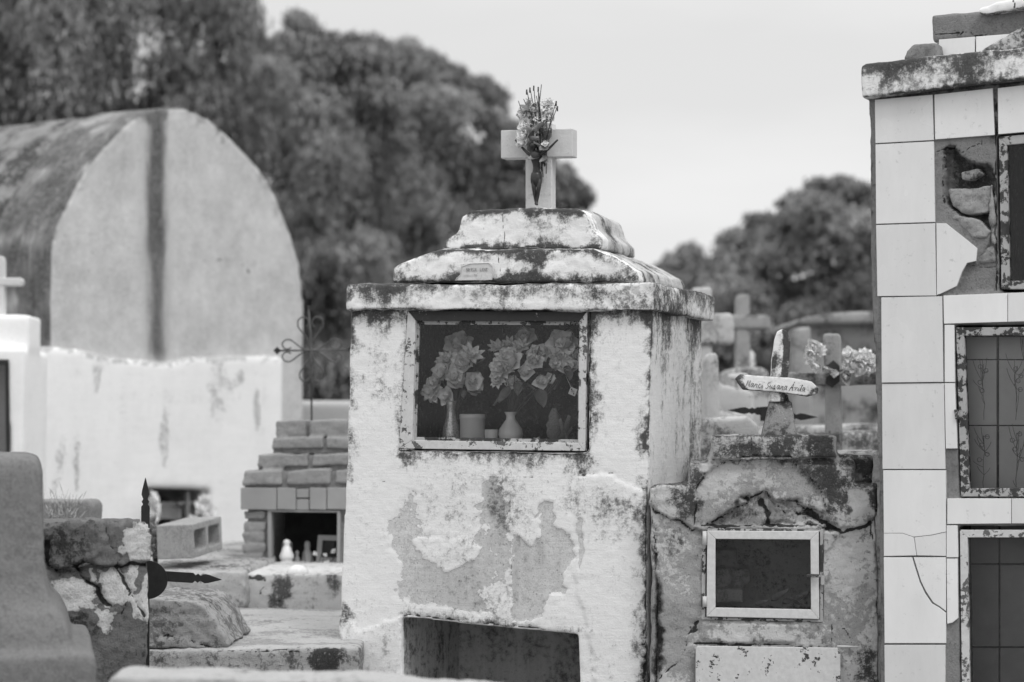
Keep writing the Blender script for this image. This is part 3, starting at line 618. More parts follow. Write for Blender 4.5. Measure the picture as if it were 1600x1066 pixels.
# small metal plaque on the roof tier
P = thing('metal_plaque', 'small pale lettered plate leaning on the lower roof tier', 'plaque', FM)
pv = V2 - .012
g = G(); g.prism(FM.poly([(711, 438), (713, 434), (720, 429), (721, 420), (719, 413), (735, 411), (765, 410), (770, 414), (771, 425), (769, 437)], pv), pv, pv + .004); g.obj('plate', M['crosspaint'], P, bevel=.001)
g = G(); rim = [FM.at(x, y, pv - .001) for x, y in ((711, 438), (720, 429), (721, 417), (735, 412), (764, 411), (770, 417), (769, 437), (711, 438))]; g.tube(rim, .0014, 5); g.obj('rim', M['crosspaint'], P, True)
def text(s, F, px, py, v, h, mat, parent, ex=.0006, rz=0):
    cu = bpy.data.curves.new('t', 'FONT'); cu.body = s; cu.size = h; cu.extrude = ex; o = link(bpy.data.objects.new('t', cu))
    dg = bpy.context.evaluated_depsgraph_get(); me = bpy.data.meshes.new_from_object(o.evaluated_get(dg)); bpy.data.objects.remove(o)
    me.materials.clear(); me.materials.append(mat); r = link(bpy.data.objects.new('lettering', me)); r.parent = parent; r.location = F.at(px, py, v); r.rotation_euler = (math.pi / 2, rz, 0); return r
text('SRTUL  LOZ', FM, 728, 424, pv - .0016, .0145, M['lintel'], P)
text('1186 - 1 98', FM, 724, 432, pv - .0012, .0105, M['crosspaint'], P)
# ============================================================ small cracked tomb to the right
FS = Frame(1020, 7.93, 5)
T2 = thing('small_niche_tomb', 'low crumbling cement tomb with small glazed door, between the white tomb and tiled tomb', 'tomb', FS)
U2 = FS.uz
g = G()
outl = [(1016, 1066), (1016, 762), (1076, 759), (1078, 722), (1106, 721), (1112, 700), (1308, 700), (1312, 716), (1336, 720), (1338, 756), (1367, 757), (1370, 900), (1374, 1066)]
pp = [FS.uz(x, y) for x, y in outl]; pp[0] = (pp[0][0], 0); pp[-1] = (pp[-1][0], 0)
g.prism(pp, 0, .62)
g.prism(FS.poly([(1112, 681), (1308, 679), (1310, 717), (1112, 719)], -.03), -.03, .40)
g.prism(FS.poly([(1300, 712), (1364, 712), (1364, 752), (1300, 752)], .08), .08, .45)
cd = G(); cd.prism(FS.poly([(1099, 826), (1284, 829), (1284, 970), (1098, 966)]), -.1, .5)
def base_s(co, nr, A):
    u, v, z = co.T; top = sst(nr[:, 2], .4, .8)
    zt = U2(0, 760)[1]
    A['mold_shade'] += .20 + .3 * top + .35 * fbm(co, 4, 3, 31) + .10 * sst(z, zt - .1, zt + .05)
    A['bare'] += .50 + .7 * fbm(co, 3.5, 4, 33)
    ins = (v > .03) & (v < .52) & (z < U2(0, 826)[1]) & (u > U2(1095, 0)[0]) & (u < U2(1290, 0)[0]); A['mold_shade'] += np.where(ins, .12, 0); A['bare'] = np.where(ins, .35, A['bare'])  # door niche interior painted slightly darker for shade
D = [
 ('poly', 'none', [(1018, 760), (1080, 755), (1092, 722), (1316, 716), (1338, 754), (1370, 756), (1370, 812), (1338, 832), (1300, 822), (1240, 822), (1083, 828), (1060, 812), (1018, 800)], dict(fe=.012, dp=.014, jit=.03)),
 ('poly', 'none', [(1083, 820), (1086, 780), (1100, 742), (1128, 722), (1180, 712), (1235, 714), (1268, 745), (1290, 790), (1296, 808), (1240, 822)], dict(fe=.012, dp=-.014, jit=.012)),
 ('poly', 'mold_shade', [(1085, 822), (1088, 775), (1104, 738), (1130, 722), (1180, 713), (1235, 716), (1262, 745), (1272, 780), (1250, 785), (1200, 770), (1150, 785), (1110, 815)], dict(fe=.03, s=-.6, jit=.02)),
 ('line', 'crack', [(1083, 822), (1086, 780), (1102, 740), (1128, 724), (1180, 712), (1235, 714), (1268, 745), (1292, 795)], dict(w=0.0112, s=.92, jit=.014, dp=-.004)),
 ('poly', 'none', [(1108, 822), (1130, 800), (1160, 784), (1200, 778), (1250, 790), (1300, 812), (1310, 826), (1200, 828)], dict(fe=.016, dp=-.028, jit=.03)),
 ('poly', 'mold_shade', [(1108, 824), (1128, 800), (1150, 790), (1180, 785), (1190, 822)], dict(fe=.02, s=.45, jit=.03)),
 ('line', 'crack', [(1105, 820), (1140, 797), (1190, 776), (1240, 785), (1275, 806), (1310, 828)], dict(w=.0110, s=1.0, jit=.03, dp=-.01)),
 ('line', 'crack', [(1190, 788), (1198, 800), (1200, 824)], dict(w=0.0186, s=1.1, jit=.02, dp=-.015)),
 ('line', 'crack', [(1205, 785), (1230, 800), (1262, 806), (1290, 815)], dict(w=0.0124, s=1., jit=.03, dp=-.01)),
 ('line', 'crack', [(1095, 821), (1150, 824), (1220, 825), (1290, 826)], dict(w=0.0136, s=1.1, jit=.012, dp=-.01)),
 ('line', 'crack', [(1018, 800), (1035, 806), (1060, 812), (1078, 826), (1098, 832)], dict(w=0.0099, s=1.0, jit=.02, dp=-.006)),
 ('line', 'crack', [(1290, 820), (1318, 834), (1345, 826), (1370, 812)], dict(w=0.0099, s=1.1, jit=.014, dp=-.006)),
 ('line', 'crack', [(1360, 815), (1370, 860), (1368, 930), (1374, 1000)], dict(w=0.0062, s=1., jit=.01, dp=-.004)),
 ('line', 'crack', [(1324, 876), (1338, 882), (1350, 900), (1368, 905)], dict(w=0.0056, s=.9, jit=.015)),
 ('line', 'crack', [(1176, 681), (1174, 700), (1178, 718)], dict(w=0.0062, s=.95, jit=.01)),
 ('line', 'crack', [(1090, 978), (1075, 990), (1068, 1015), (1045, 1040), (1030, 1066)], dict(w=0.0087, s=1., jit=.025, dp=-.005)),
 ('poly', 'mold_shade', [(1014, 860), (1024, 885), (1031, 930), (1030, 980), (1027, 1066), (1027, 1100), (1010, 1100)], dict(fe=.02, s=.9, jit=.02, dp=-.03)),  # shade of the gap between the tombs painted as a dark band
 ('line', 'crack', [(1020, 812), (1021, 850), (1024, 885)], dict(w=.010, s=.9, jit=.02)),
 ('line', 'crack', [(1084, 1004), (1150, 1007), (1250, 1010), (1290, 1008)], dict(w=0.0087, s=1.1, jit=.01, dp=-.006)),
 ('line', 'crack', [(1295, 978), (1318, 982), (1330, 1000), (1334, 1006)], dict(w=0.0056, s=1., jit=.015)),
 ('line', 'crack', [(1296, 972), (1298, 1000)], dict(w=0.0062, s=1., jit=.015)),
 ('poly', 'none', [(1094, 976), (1100, 972), (1245, 974), (1250, 990), (1240, 1004), (1150, 1004), (1100, 1000), (1093, 990)], dict(fe=.01, dp=.010, jit=.008)),
 ('poly', 'mold_shade', [(1094, 976), (1100, 972), (1245, 974), (1250, 990), (1240, 1004), (1150, 1004), (1100, 1000), (1093, 990)], dict(fe=.02, s=-.5, jit=.01)),
 ('poly', 'bare', [(1020, 765), (1074, 762), (1080, 726), (1095, 726), (1090, 770), (1078, 800), (1040, 808), (1020, 795)], dict(fe=.02, s=-1, jit=.02)),
 ('poly', 'mold_shade', [(1020, 765), (1050, 762), (1045, 800), (1020, 795)], dict(fe=.03, s=-.4, jit=.02)),
 ('blob', 'mold_shade', [(1068, 788)], dict(r=(.06, .05), s=.5, jit=.03)), ('blob', 'mold_shade', [(1090, 750)], dict(r=(.03, .06), s=.4, jit=.03)),
 ('blob', 'mold_shade', [(1055, 850)], dict(r=(.04, .06), s=.35, jit=.03)), ('blob', 'mold_shade', [(1255, 698)], dict(r=(.18, .05), s=.25, jit=.03, v=-.03)),
 ('poly', 'mold_shade', [(1268, 680), (1300, 680), (1302, 722), (1268, 722)], dict(fe=.012, s=.75, jit=.02, v=-.03)), ('poly', 'mold_shade', [(1112, 690), (1180, 684), (1180, 712), (1112, 718)], dict(fe=.03, s=.35, jit=.03, v=-.03)),
 ('poly', 'mold_shade', [(1262, 722), (1318, 722), (1338, 762), (1325, 800), (1300, 800)], dict(fe=.03, s=.35, jit=.03)),
 ('poly', 'bare', [(1330, 760), (1366, 760), (1362, 800), (1340, 812), (1325, 790)], dict(fe=.02, s=-1, jit=.02)), ('blob', 'mold_shade', [(1342, 785)], dict(r=(.03, .05), s=-.6, jit=.02)),
 ('line', 'mold_shade', [(1366, 760), (1368, 800)], dict(w=.02, s=.8, jit=.01)),
 ('line', 'mold_shade', [(1320, 718), (1350, 722), (1365, 722), (1365, 752)], dict(w=.04, s=.7, jit=.03, v=.08)),
 ('blob', 'mold_shade', [(1335, 960)], dict(r=(.05, .3), s=-.25, jit=.05)), ('blob', 'mold_shade', [(1350, 1040)], dict(r=(.05, .07), s=.45, jit=.04)),
 ('poly', 'none', [(1316, 830), (1330, 850), (1320, 980), (1290, 978), (1290, 900), (1300, 840)], dict(fe=.01, dp=-.006, jit=.03)),
]
rough('wall', g, M['cement'], T2, FS, .0058, [cd], D, .009, 11, base_s, 3, .008)
# glazed door
fr_o = [(1097, 825), (1286, 828), (1286, 972), (1096, 968)]; fr_i = [(1103, 829), (1281, 831), (1281, 968), (1102, 964)]
ffr = frame_ring(fr_o, fr_i, -.006, .03, FS).obj('window_frame', M['framerust'], T2, bevel=.001)
DR = frame_ring([(1105, 829), (1279, 830), (1280, 967), (1104, 963)], [(1118, 842), (1266, 843), (1267, 952), (1118, 949)], -.018, .004, FS).obj('door', M['doorpaint'], T2, bevel=.002)
gp = G(); gp.prism([U2(*p) for p in [(1117, 841), (1267, 842), (1268, 953), (1117, 950)]], -.008, -.005); gp.obj('pane', M['glass'], DR)
for y0, y1 in ((830, 852), (932, 948)): G().tube([FS.at(1101, y0, -.02), FS.at(1101, y1, -.02)], .007, 10).obj('hinge', M['doorpaint'], DR, True)
g = G(); g.tube([FS.at(1260, 899, -.034), FS.at(1282, 900, -.034)], .0055, 8); g.tube([FS.at(1272, 899, -.034), FS.at(1272, 899, -.01)], .004, 8); g.box(U2(1278, 0)[0], U2(1284, 0)[0], -.028, -.006, U2(0, 906)[1], U2(0, 892)[1]); g.obj('latch', M['framerust'], DR, bevel=.001)
g = G(); g.prism([U2(*p, -.012) for p in [(1090, 1009), (1308, 1012), (1313, 1022), (1313, 1180), (1086, 1180), (1087, 1014)]], -.022, -.012)
sp = g.obj('sheet_panel', M['platepaint'], T2, bevel=.002)
G().tube([FS.at(1308, 1010, -.016), FS.at(1342, 1011, -.02)], .0035, 8).obj('rod', M['doorpaint'], sp, True)
g = G()
for i, (x0, y0, x1, y1) in enumerate(((1112, 862, 1150, 886), (1116, 892, 1170, 916), (1110, 922, 1160, 944))): g.box(U2(x0, 0)[0], U2(x1, 0)[0], .34 - .05 * i, .49, U2(0, y1)[1], U2(0, y0)[1])
rough('inner_bricks', g, M['cement2'], T2, FS, .007, [], [], .008, 14, bp_ := (lambda co, nr, A: A['mold_shade'].__iadd__(.35)), 9, .01)
# litter inside
M['pale_leaf'] = plain('pale_dry_leaf', .5, .8, .2)
t = thing('dry_leaf', 'pale curled dry leaves lying inside the glazed door niche', 'leaves', FS)
for px, py, Ln, dx, dy in ((1205, 940, 34, 1, -.35), (1222, 944, 36, 1, -.1), (1240, 940, 30, 1, -.3), (1180, 946, 24, 1, -.1), (1250, 946, 26, -1, -.3)): leaf_at(LEAF, t, FS.at(px, py, .10), Ln * .0021, (dx, .2, -dy), .4).active_material = M['leafy']
# little inscribed cross on its pedestal
C2 = thing('cross', 'small weathered cross with pointed arms and a handwritten name on a trapezoid pedestal', 'cross', FS)
pv0, pv1 = .06, .20
g = G(); a, b = FS.at(1187, 680, pv0), FS.at(1248, 680, pv0); c, d = FS.at(1203, 628, pv0), FS.at(1240, 628, pv0)
g.taper((a.x, b.x, pv0 - .01, pv1 + .03), (c.x, d.x - .005, pv0 + .02, pv1 - .02), a.z - .03, c.z)
g.taper((c.x + .003, d.x - .012, pv0 + .025, pv1 - .02), (c.x + .006, d.x - .018, pv0 + .03, pv1 - .03), c.z - .01, c.z + .025)
def bp(co, nr, A): A['mold_shade'] += .62 + .8 * fbm(co, 12, 3, 3) + .1 * sst(nr[:, 0], .3, .7); A['bare'] += .7
rough('pedestal', g, M['cement'], C2, FS, .004, [], [], .004, 14, bp, 4)
g = G(); cv = .07
g.prism(FS.poly([(1200, 628), (1203, 600), (1206, 560), (1210, 530), (1214, 518), (1222, 514), (1230, 518), (1235, 532), (1233, 570), (1229, 600), (1225, 628)], cv), cv, cv + .045)
def bc(co, nr, A):
    u, v, z = co.T; A['mold_shade'] += .08 + .75 * sst(nr[:, 0], .3, .7) + .4 * sst(nr[:, 2], .6, .9) + .45 * sst(fbm(np.stack([u, v, z * .5], 1), 26, 3, 9), .05, .3) * sst(-nr[:, 1], .4, .8)
rough('upright', g, M['white'], C2, FS, .003, [], [('blob', 'mold_shade', [(1214, 562)], dict(r=(.03, .03), s=.6, v=cv)), ('poly', 'mold_shade', [(1222, 505), (1245, 505), (1245, 640), (1218, 640), (1221, 600), (1224, 560), (1225, 530)], dict(fe=.004, s=1.0, jit=.004, v=cv))], .0015, 20, bc, 5)  # dark strip on the front stands for the darker right side
g = G(); g.prism(FS.poly([(1148, 592), (1156, 585), (1205, 588), (1240, 591), (1268, 596), (1280, 607), (1278, 615), (1262, 620), (1225, 614), (1205, 612), (1160, 609)], cv - .012), cv - .014, cv + .03)
def bc2(co, nr, A):
    u, v, z = co.T; A['mold_shade'] += .26 + .5 * fbm(co, 25, 3, 6) + .5 * sst(nr[:, 2], .5, .9) + .4 * sst(-nr[:, 2], .5, .9)
bm_ = rough('crossbeam', g, M['white'], C2, FS, .003, [], [('poly', 'mold_shade', [(1262, 620), (1268, 611), (1281, 602), (1281, 618)], dict(fe=.008, s=1.0, jit=.004, v=cv - .014)), ('line', 'mold_shade', [(1160, 586), (1148, 592), (1162, 609)], dict(w=.012, s=.7, jit=.004, v=cv - .014)), ('line', 'mold_shade', [(1160, 609), (1262, 620)], dict(w=.005, s=.8, jit=.003, v=cv - .014))], .0012, 20, bc2, 6)
# handwriting: strokes in letter cells (x advance, height 0..1, descender below)
GL = {'M': [[(-.1, .0), (.05, .1), (.15, 1.35), (.4, .35), (.68, 1.35), (.75, .1), (.95, .0)]], 'a': [[(.6, .8), (.2, .8), (.05, .3), (.3, 0), (.6, .7), (.6, .1), (.85, 0)]], 'r': [[(0, .1), (.25, .8), (.3, .65), (.6, .7), (.55, .1), (.8, 0)]],
      'c': [[(.6, .7), (.3, .8), (.1, .3), (.35, 0), (.7, .15)]], 'i': [[(0, .1), (.2, .7), (.25, .05), (.45, 0)], [(.28, 1.1), (.32, 1.2)]], 'S': [[(.8, 1.3), (.4, 1.2), (.3, .8), (.65, .4), (.4, -.05), (0, .1)]],
      'u': [[(0, .3), (.15, .75), (.2, .1), (.45, .1), (.6, .75), (.65, .05), (.85, .05)]], 's': [[(0, .1), (.35, .85), (.5, .3), (.3, 0), (.1, .05), (.7, .05)]], 'n': [[(0, .1), (.2, .8), (.2, 0), (.45, .75), (.6, .6), (.6, .05), (.85, 0)]],
      'A': [[(0, -.1), (.35, .8), (.6, 1.4), (.7, .1), (.95, 0)], [(.15, .5), (.8, .6)], [(.6, 1.5), (.75, 1.8)]], 'v': [[(0, .6), (.15, .75), (.3, .05), (.55, .75), (.75, .65)]], 'l': [[(0, .1), (.35, 1.3), (.2, 1.3), (.25, .05), (.5, 0)]]}
def write(s, F, x0, y0, x1, y1, v, h, mat, parent, r=.0012):
    W = {'i': .5, 'l': .5, 'M': 1.05, 'A': 1.05, ' ': .45}; tot = sum(W.get(c, .85) for c in s); X = 0; g = G(); hp = h
    for c in s:
        for st in GL.get(c, []):
            pts = []
            for a, b in st:
                f = (X + a) / tot; pts.append(F.at(x0 + (x1 - x0) * f + b * 2.4, y0 + (y1 - y0) * f - b * hp, v))
            g.tube(pts, r, 5)
        X += W.get(c, .85)
    return g.obj('lettering', mat, parent, True)
write('Marci Susana Avila', FS, 1165, 604, 1258, 612, cv - .0155, 7.5, M['iron'], bm_, .0008)

# ============================================================ tall tiled tomb at right
FT = Frame(1360, 7.75, 22)
T3 = thing('tiled_tomb', 'tall tomb faced in broken white tiles with three framed niches at the right edge', 'tomb', FT)
U3 = FT.uz
RX = 1900
g = G()
l = [U3(1376, 1066), U3(1372, 700), U3(1362, 462), U3(1357, 145)]; rt = U3(RX, 145)
top = U3(1357, 140)[1]
g.prism([(l[0][0] + .002, 0), (rt[0], 0), (rt[0], top), (l[3][0], top), l[2], l[1]], 0, .9)
cA, cB, cC = [(1557, 211), (1800, 190), (1800, 456), (1562, 456)], [(1491, 508), (1760, 506), (1760, 779), (1500, 779)], [(1497, 822), (1760, 822), (1760, 1140), (1502, 1140)]
cu = []
for cc, dd in ((cA, .6), (cB, .12), (cC, .4)):
    c = G(); c.prism([U3(*p) for p in cc], -.1, dd); cu.append(c)
def base_t(co, nr, A):
    u, v, z = co.T; A['bare'] += .75; A['mold_shade'] += .16 + .2 * fbm(co, 4, 3, 51) + .3 * sst(nr[:, 2], .4, .8); A['mold_shade'] += np.where((v > .05) & (v < .62), .6, 0)  # last term paints shade onto the niche walls
D = [('poly', 'none', [(1477, 236), (1490, 230), (1504, 245), (1522, 255), (1545, 256), (1556, 262), (1556, 305), (1548, 330), (1552, 345), (1545, 358), (1520, 345), (1500, 338), (1480, 322), (1474, 290)], dict(fe=.008, dp=-.055, jit=.022)),
     ('poly', 'none', [(1545, 300), (1556, 300), (1558, 455), (1500, 455), (1515, 410), (1530, 395), (1548, 372), (1555, 350)], dict(fe=.008, dp=-.014, jit=.025)),
     ('poly', 'mold_shade', [(1478, 238), (1490, 232), (1510, 250), (1556, 262), (1556, 350), (1530, 345), (1480, 320), (1476, 280)], dict(fe=.02, s=.55, jit=.01)),  # colours the broken cavity darker inside
     ('line', 'crack', [(1466, 238), (1480, 232), (1492, 230), (1505, 237), (1520, 228), (1535, 218)], dict(w=0.0062, s=.95, jit=.01)), ('line', 'crack', [(1535, 218), (1526, 240), (1522, 252)], dict(w=0.0050, s=.9, jit=.01)),
     ('line', 'crack', [(1476, 240), (1472, 280), (1476, 320)], dict(w=0.0074, s=.9, jit=.01)), ('line', 'crack', [(1505, 413), (1530, 415), (1556, 416)], dict(w=0.0074, s=1., jit=.006)),
     ('line', 'crack', [(1557, 160), (1557, 455)], dict(w=0.0074, s=1.1, jit=.003)), ('line', 'mold_shade', [(1554, 140), (1556, 212)], dict(w=.03, s=.6, jit=.006)),
     ('line', 'mold_shade', [(1358, 150), (1600, 128), (1700, 118)], dict(w=.03, s=.6, jit=.01)), ('line', 'mold_shade', [(1362, 470), (1366, 600), (1370, 700), (1374, 1000)], dict(w=.02, s=.40, jit=.01)),
     ('line', 'mold_shade', [(1359, 150), (1362, 330), (1362, 462)], dict(w=.02, s=.40, jit=.01)), ('blob', 'mold_shade', [(1488, 730)], dict(r=(.03, .06), s=.35))]
rough('wall', g, M['cement2'], T3, FT, .006, cu, D, .004, 16, base_t, 7, 0.0)
gb = G(); gb.prism(FT.poly([(1343, 104), (1350, 98), (RX, 48), (RX, 94), (1346, 152)], -.05), -.05, .95)
def base_tc(co, nr, A):
    u, v, z = co.T; A['bare'] += .25; A['mold_shade'] += .60 + .9 * fbm(co * [1, 1, .6], 8, 4, 53) + .2 * sst(-nr[:, 2], .4, .8)
rough('cornice', gb, M['white'], T3, FT, .006, [], [('blob', 'mold_shade', [(1430, 125)], dict(r=(.10, .04), s=-.25, v=-.05)), ('blob', 'mold_shade', [(1590, 108)], dict(r=(.08, .04), s=-.25, v=-.05)), ('line', 'mold_shade', [(1346, 100), (1600, 78), (1700, 70)], dict(w=.03, s=.3, v=-.05)), ('line', 'mold_shade', [(1350, 150), (1600, 125)], dict(w=.012, s=.4, v=-.05))], .005, 9, base_tc, 8, .008)
TL = [[(1367, 156), (1457, 148), (1459, 219), (1368, 224)], [(1460, 148), (1551, 138), (1554, 211), (1461, 218)], [(1559, 138), (1660, 126), (1660, 201), (1560, 210)], [(1661, 126), (1770, 114), (1770, 191), (1661, 200)],
      [(1368, 226), (1459, 221), (1461, 347), (1369, 350)], [(1369, 352), (1461, 349), (1463, 462), (1371, 463)],
      [(1463, 349), (1478, 349), (1502, 368), (1527, 388), (1525, 408), (1511, 411), (1503, 425), (1495, 447), (1470, 459), (1464, 461)],
      [(1377, 465), (1472, 463), (1474, 597), (1378, 598)], [(1474, 462), (1574, 458), (1574, 503), (1475, 506)], [(1575, 458), (1680, 454), (1680, 500), (1575, 503)], [(1476, 508), (1491, 508), (1492, 597), (1476, 597)],
      [(1378, 600), (1475, 599), (1477, 733), (1379, 733)], [(1476, 599), (1492, 599), (1496, 701), (1478, 701)],
      [(1480, 779), (1580, 779), (1580, 818), (1480, 819)], [(1581, 779), (1690, 779), (1690, 818), (1581, 818)], [(1479, 821), (1496, 821), (1497, 871), (1479, 871)],
      [(1380, 735), (1478, 735), (1478, 831), (1455, 836), (1428, 839), (1410, 833), (1381, 833)], [(1381, 833.7), (1410, 833.7), (1428, 839.7), (1432, 868), (1381, 869)], [(1428.8, 839.7), (1455, 836.7), (1478, 831.7), (1478, 869), (1432.8, 868)],
      [(1381, 871), (1425, 871), (1430, 888), (1437, 910), (1445, 927), (1456, 943), (1468, 950), (1478, 958), (1478, 1005), (1382, 1005)],
      [(1427.5, 871), (1478, 871), (1478, 955), (1469, 948), (1458, 941), (1447.5, 925), (1439.5, 909), (1432.5, 887)],
      [(1479, 873), (1496, 873), (1497, 966), (1488, 973), (1480, 975)], [(1382, 1008), (1477, 1008), (1477, 1140), (1383, 1140)]]
for r in range(7): TL.append([(1765, 60 + 150 * r), (1890, 50 + 150 * r), (1890, 196 + 150 * r), (1765, 206 + 150 * r)])
for r in range(2): TL.append([(1383, 1143 + 136 * r), (1477, 1143 + 136 * r), (1477, 1276 + 136 * r), (1383, 1276 + 136 * r)])
g = G()
TL = [t_ for t_ in TL if min(p[1] for p in t_) > 130 - (t_[0][0] > 1500) * 60]
for t_ in TL:
    n0 = len(g.v); g.prism([U3(x, y, -.009) for x, y in t_], -.009 - random.uniform(0, .002), .004); k_ = len(t_)
    c_ = sum((g.v[n0 + i] for i in range(k_)), Vector()) / k_; a_, b_ = random.uniform(-.012, .012), random.uniform(-.010, .010)
    for i in range(k_): q_ = g.v[n0 + i]; q_.y += (q_.x - c_.x) * a_ + (q_.z - c_.z) * b_
g.obj('wall_tiles', M['tile'], T3, bevel=.0009)
# exposed bricks in the hole
def brick_obj(pts, v0, v1, sd):
    g = G(); g.prism([U3(x, y, v0) for x, y in pts], v0, v1)
    def b(co, nr, A): A['bare'] += .9; A['mold_shade'] += .6 * fbm(co, 15, 3, sd) + .30
    return rough('brick', g, M['cement'], T3, FT, .0042, [], [], .011, 22, b, sd, .01)
brick_obj([(1482, 297), (1545, 290), (1544, 332), (1510, 336), (1486, 322)], .004, .08, 61)
brick_obj([(1500, 268), (1528, 262), (1536, 272), (1520, 282), (1502, 282)], .010, .08, 62)
brick_obj([(1484, 340), (1490, 335), (1530, 342), (1548, 362), (1540, 370), (1518, 372), (1500, 352)], -.006, .03, 63)
brick_obj([(1530, 392), (1552, 385), (1556, 410), (1522, 411)], .006, .03, 64)
brick_obj([(1546, 286), (1552, 288), (1555, 382), (1549, 380)], -.006, .03, 65)
# niche frames
def niche(outer, th, inner_off, mat, pmat, v0=-.004):
    (x0, y0), (x1, y1), (x2, y2), (x3, y3) = outer; t = th
    f = frame_ring(outer, [(x0 + t, y0 + t), (x1 - t, y1 + t), (x2 - t, y2 - t), (x3 + t, y3 - t)], v0, .03, FT).obj('window_frame', M[mat], T3, bevel=.002)
    g = G(); g.prism([U3(x0 + t - 1, y0 + t - 1), U3(x1 - t + 1, y1 + t - 1), U3(x2 - t + 1, y2 - t + 1), U3(x3 + t - 1, y3 - t + 1)], .012, .015); g.obj('pane', M[pmat], f); return f
niche([(1561, 214), (1798, 194), (1798, 452), (1565, 452)], 13, 0, 'framerust', 'glass')
nb = niche([(1494, 512), (1758, 510), (1758, 776), (1502, 776)], 13, 0, 'framerust', 'glass')
G().tube([FT.at(1494, 640, -.012), FT.at(1496, 655, -.012)], .007, 8).obj('hinge', M['framerust'], nb)
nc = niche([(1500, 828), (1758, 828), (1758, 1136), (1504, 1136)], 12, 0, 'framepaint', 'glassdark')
g = G()
for x0, y0, x1, y1 in ((1500, 527, 1558, 561), (1561, 527, 1640, 561), (1500, 563, 1558, 664), (1561, 563, 1640, 664), (1500, 666, 1558, 800), (1561, 666, 1640, 800), (1642, 527, 1800, 664), (1642, 666, 1800, 800)):
    g.prism([U3(x0 - 12, y0, .10), U3(x1 - 1, y0, .10), U3(x1 - 1, y1, .10), U3(x0 - 12, y1, .10)] if x0 == 1500 else [U3(x0, y0, .10), U3(x1 - 1, y0, .10), U3(x1 - 1, y1, .10), U3(x0, y1, .10)], .10, .112)
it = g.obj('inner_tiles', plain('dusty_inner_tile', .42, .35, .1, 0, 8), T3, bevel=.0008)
rr = random.Random(3)
for bx, by in ((1588, 650), (1588, 755), (1537, 650), (1537, 760), (1598, 555)):
    g = G(); stalk = [FT.at(bx + rr.uniform(-2, 2), by + 6 - q_ * 12, .0985) for q_ in range(8)]; g.tube(stalk, .0009, 4)
    for i in range(9):
        j = rr.randrange(7); p = [stalk[j].copy()]; s_x, s_z = rr.uniform(-.012, .012), rr.uniform(.004, .02)
        for k in range(4): p.append(p[-1] + Vector((s_x * (1 - k * .2), 0, s_z)))
        g.tube(p, .0008, 4)
    for i in range(4):
        c_ = stalk[4 + i % 4] + Vector((rr.uniform(-.02, .02), 0, rr.uniform(-.01, .01))); g.tube([stalk[4 + i % 4]] + [c_ + Vector((.007 * math.cos(a), 0, .007 * math.sin(a))) for a in np.linspace(0, 6.3, 9)], .0008, 4)
    g.obj('plant_drawing', M['greyiron'], it)
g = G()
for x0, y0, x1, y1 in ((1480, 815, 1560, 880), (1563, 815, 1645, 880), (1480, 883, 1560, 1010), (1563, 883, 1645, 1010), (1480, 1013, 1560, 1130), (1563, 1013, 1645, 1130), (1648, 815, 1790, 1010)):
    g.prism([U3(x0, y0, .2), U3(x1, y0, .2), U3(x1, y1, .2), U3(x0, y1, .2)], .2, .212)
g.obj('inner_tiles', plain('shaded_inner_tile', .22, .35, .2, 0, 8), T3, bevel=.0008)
# rubble on the roof
g = G(); g.prism(FT.poly([(1455, 24), (1600, 12), (1750, 4), (1750, 60), (1600, 60), (1458, 66)], .30), .30, .5)
def bconc(co, nr, A): A['mold_shade'] += .22 + .25 * fbm(co, 6, 3, 9); A['bare'] += 1
t = thing('concrete_block', 'flat grey concrete block lying on top of the tiled tomb', 'block', FT); rough('block_body', g, M['cement2'], t, FT, .006, [], [('line', 'crack', [(1458, 57), (1500, 54), (1560, 55)], dict(w=0.0074, s=1, v=.3))], .006, 9, bconc, 71)
g = G()
for a, b in ((1467, 1523), (1525, 1600), (1602, 1680)): g.prism(FT.poly([(a, 62 - (a - 1467) * .08), (b, 62 - (b - 1467) * .08), (b, 95), (a, 95)], .2), .2, .22)
g.obj('roof_tiles', M['tile'], T3, bevel=.001)
g = G(); g.prism(FT.poly([(1464, 66), (1700, 55), (1700, 100), (1464, 100)], .22), .222, .6); g.obj('roof_curb', M['mortar'], T3)
t = thing('rubble_stone', 'rounded lump of mortar on the left end of the tiled tomb cornice', 'stone', FT)
g = G(); g.prism(FT.poly([(1415, 95), (1417, 80), (1427, 68), (1465, 66), (1470, 95)], .12), .12, .26); rough('stone_body', g, M['cement2'], t, FT, .005, [], [], .008, 12, bconc, 72, .01, 5)
t = thing('rubble_slab', 'slanting mould stained slab leaning on the tiled tomb roof at the right edge', 'slab', FT)
g = G(); g.prism(FT.poly([(1525, 84), (1545, 70), (1600, 40), (1720, -20), (1720, 60), (1600, 78)], .08), .08, .2)
def bslab(co, nr, A): A['mold_shade'] += .42 + .5 * fbm(co, 8, 3, 9); A['bare'] += .5
rough('slab_body', g, M['cement'], t, FT, .006, [], [], .006, 9, bslab, 73)
t = thing('rubble_chunk', 'white plastered chunk on top of the grey concrete block', 'rubble', FT)
g = G(); g.prism(FT.poly([(1527, 20), (1530, 12), (1560, 2), (1640, -14), (1720, -20), (1720, 8), (1600, 12), (1540, 24)], .26), .26, .45)
def bch(co, nr, A): A['mold_shade'] += .10 + .6 * sst(-nr[:, 2], .2, .7) + .2 * fbm(co, 8, 3, 9)
rough('chunk_body', g, M['white'], t, FT, .006, [], [('line', 'crack', [(1583, 0), (1586, 14)], dict(w=0.0074, s=1.1, v=.26))], .008, 9, bch, 74)
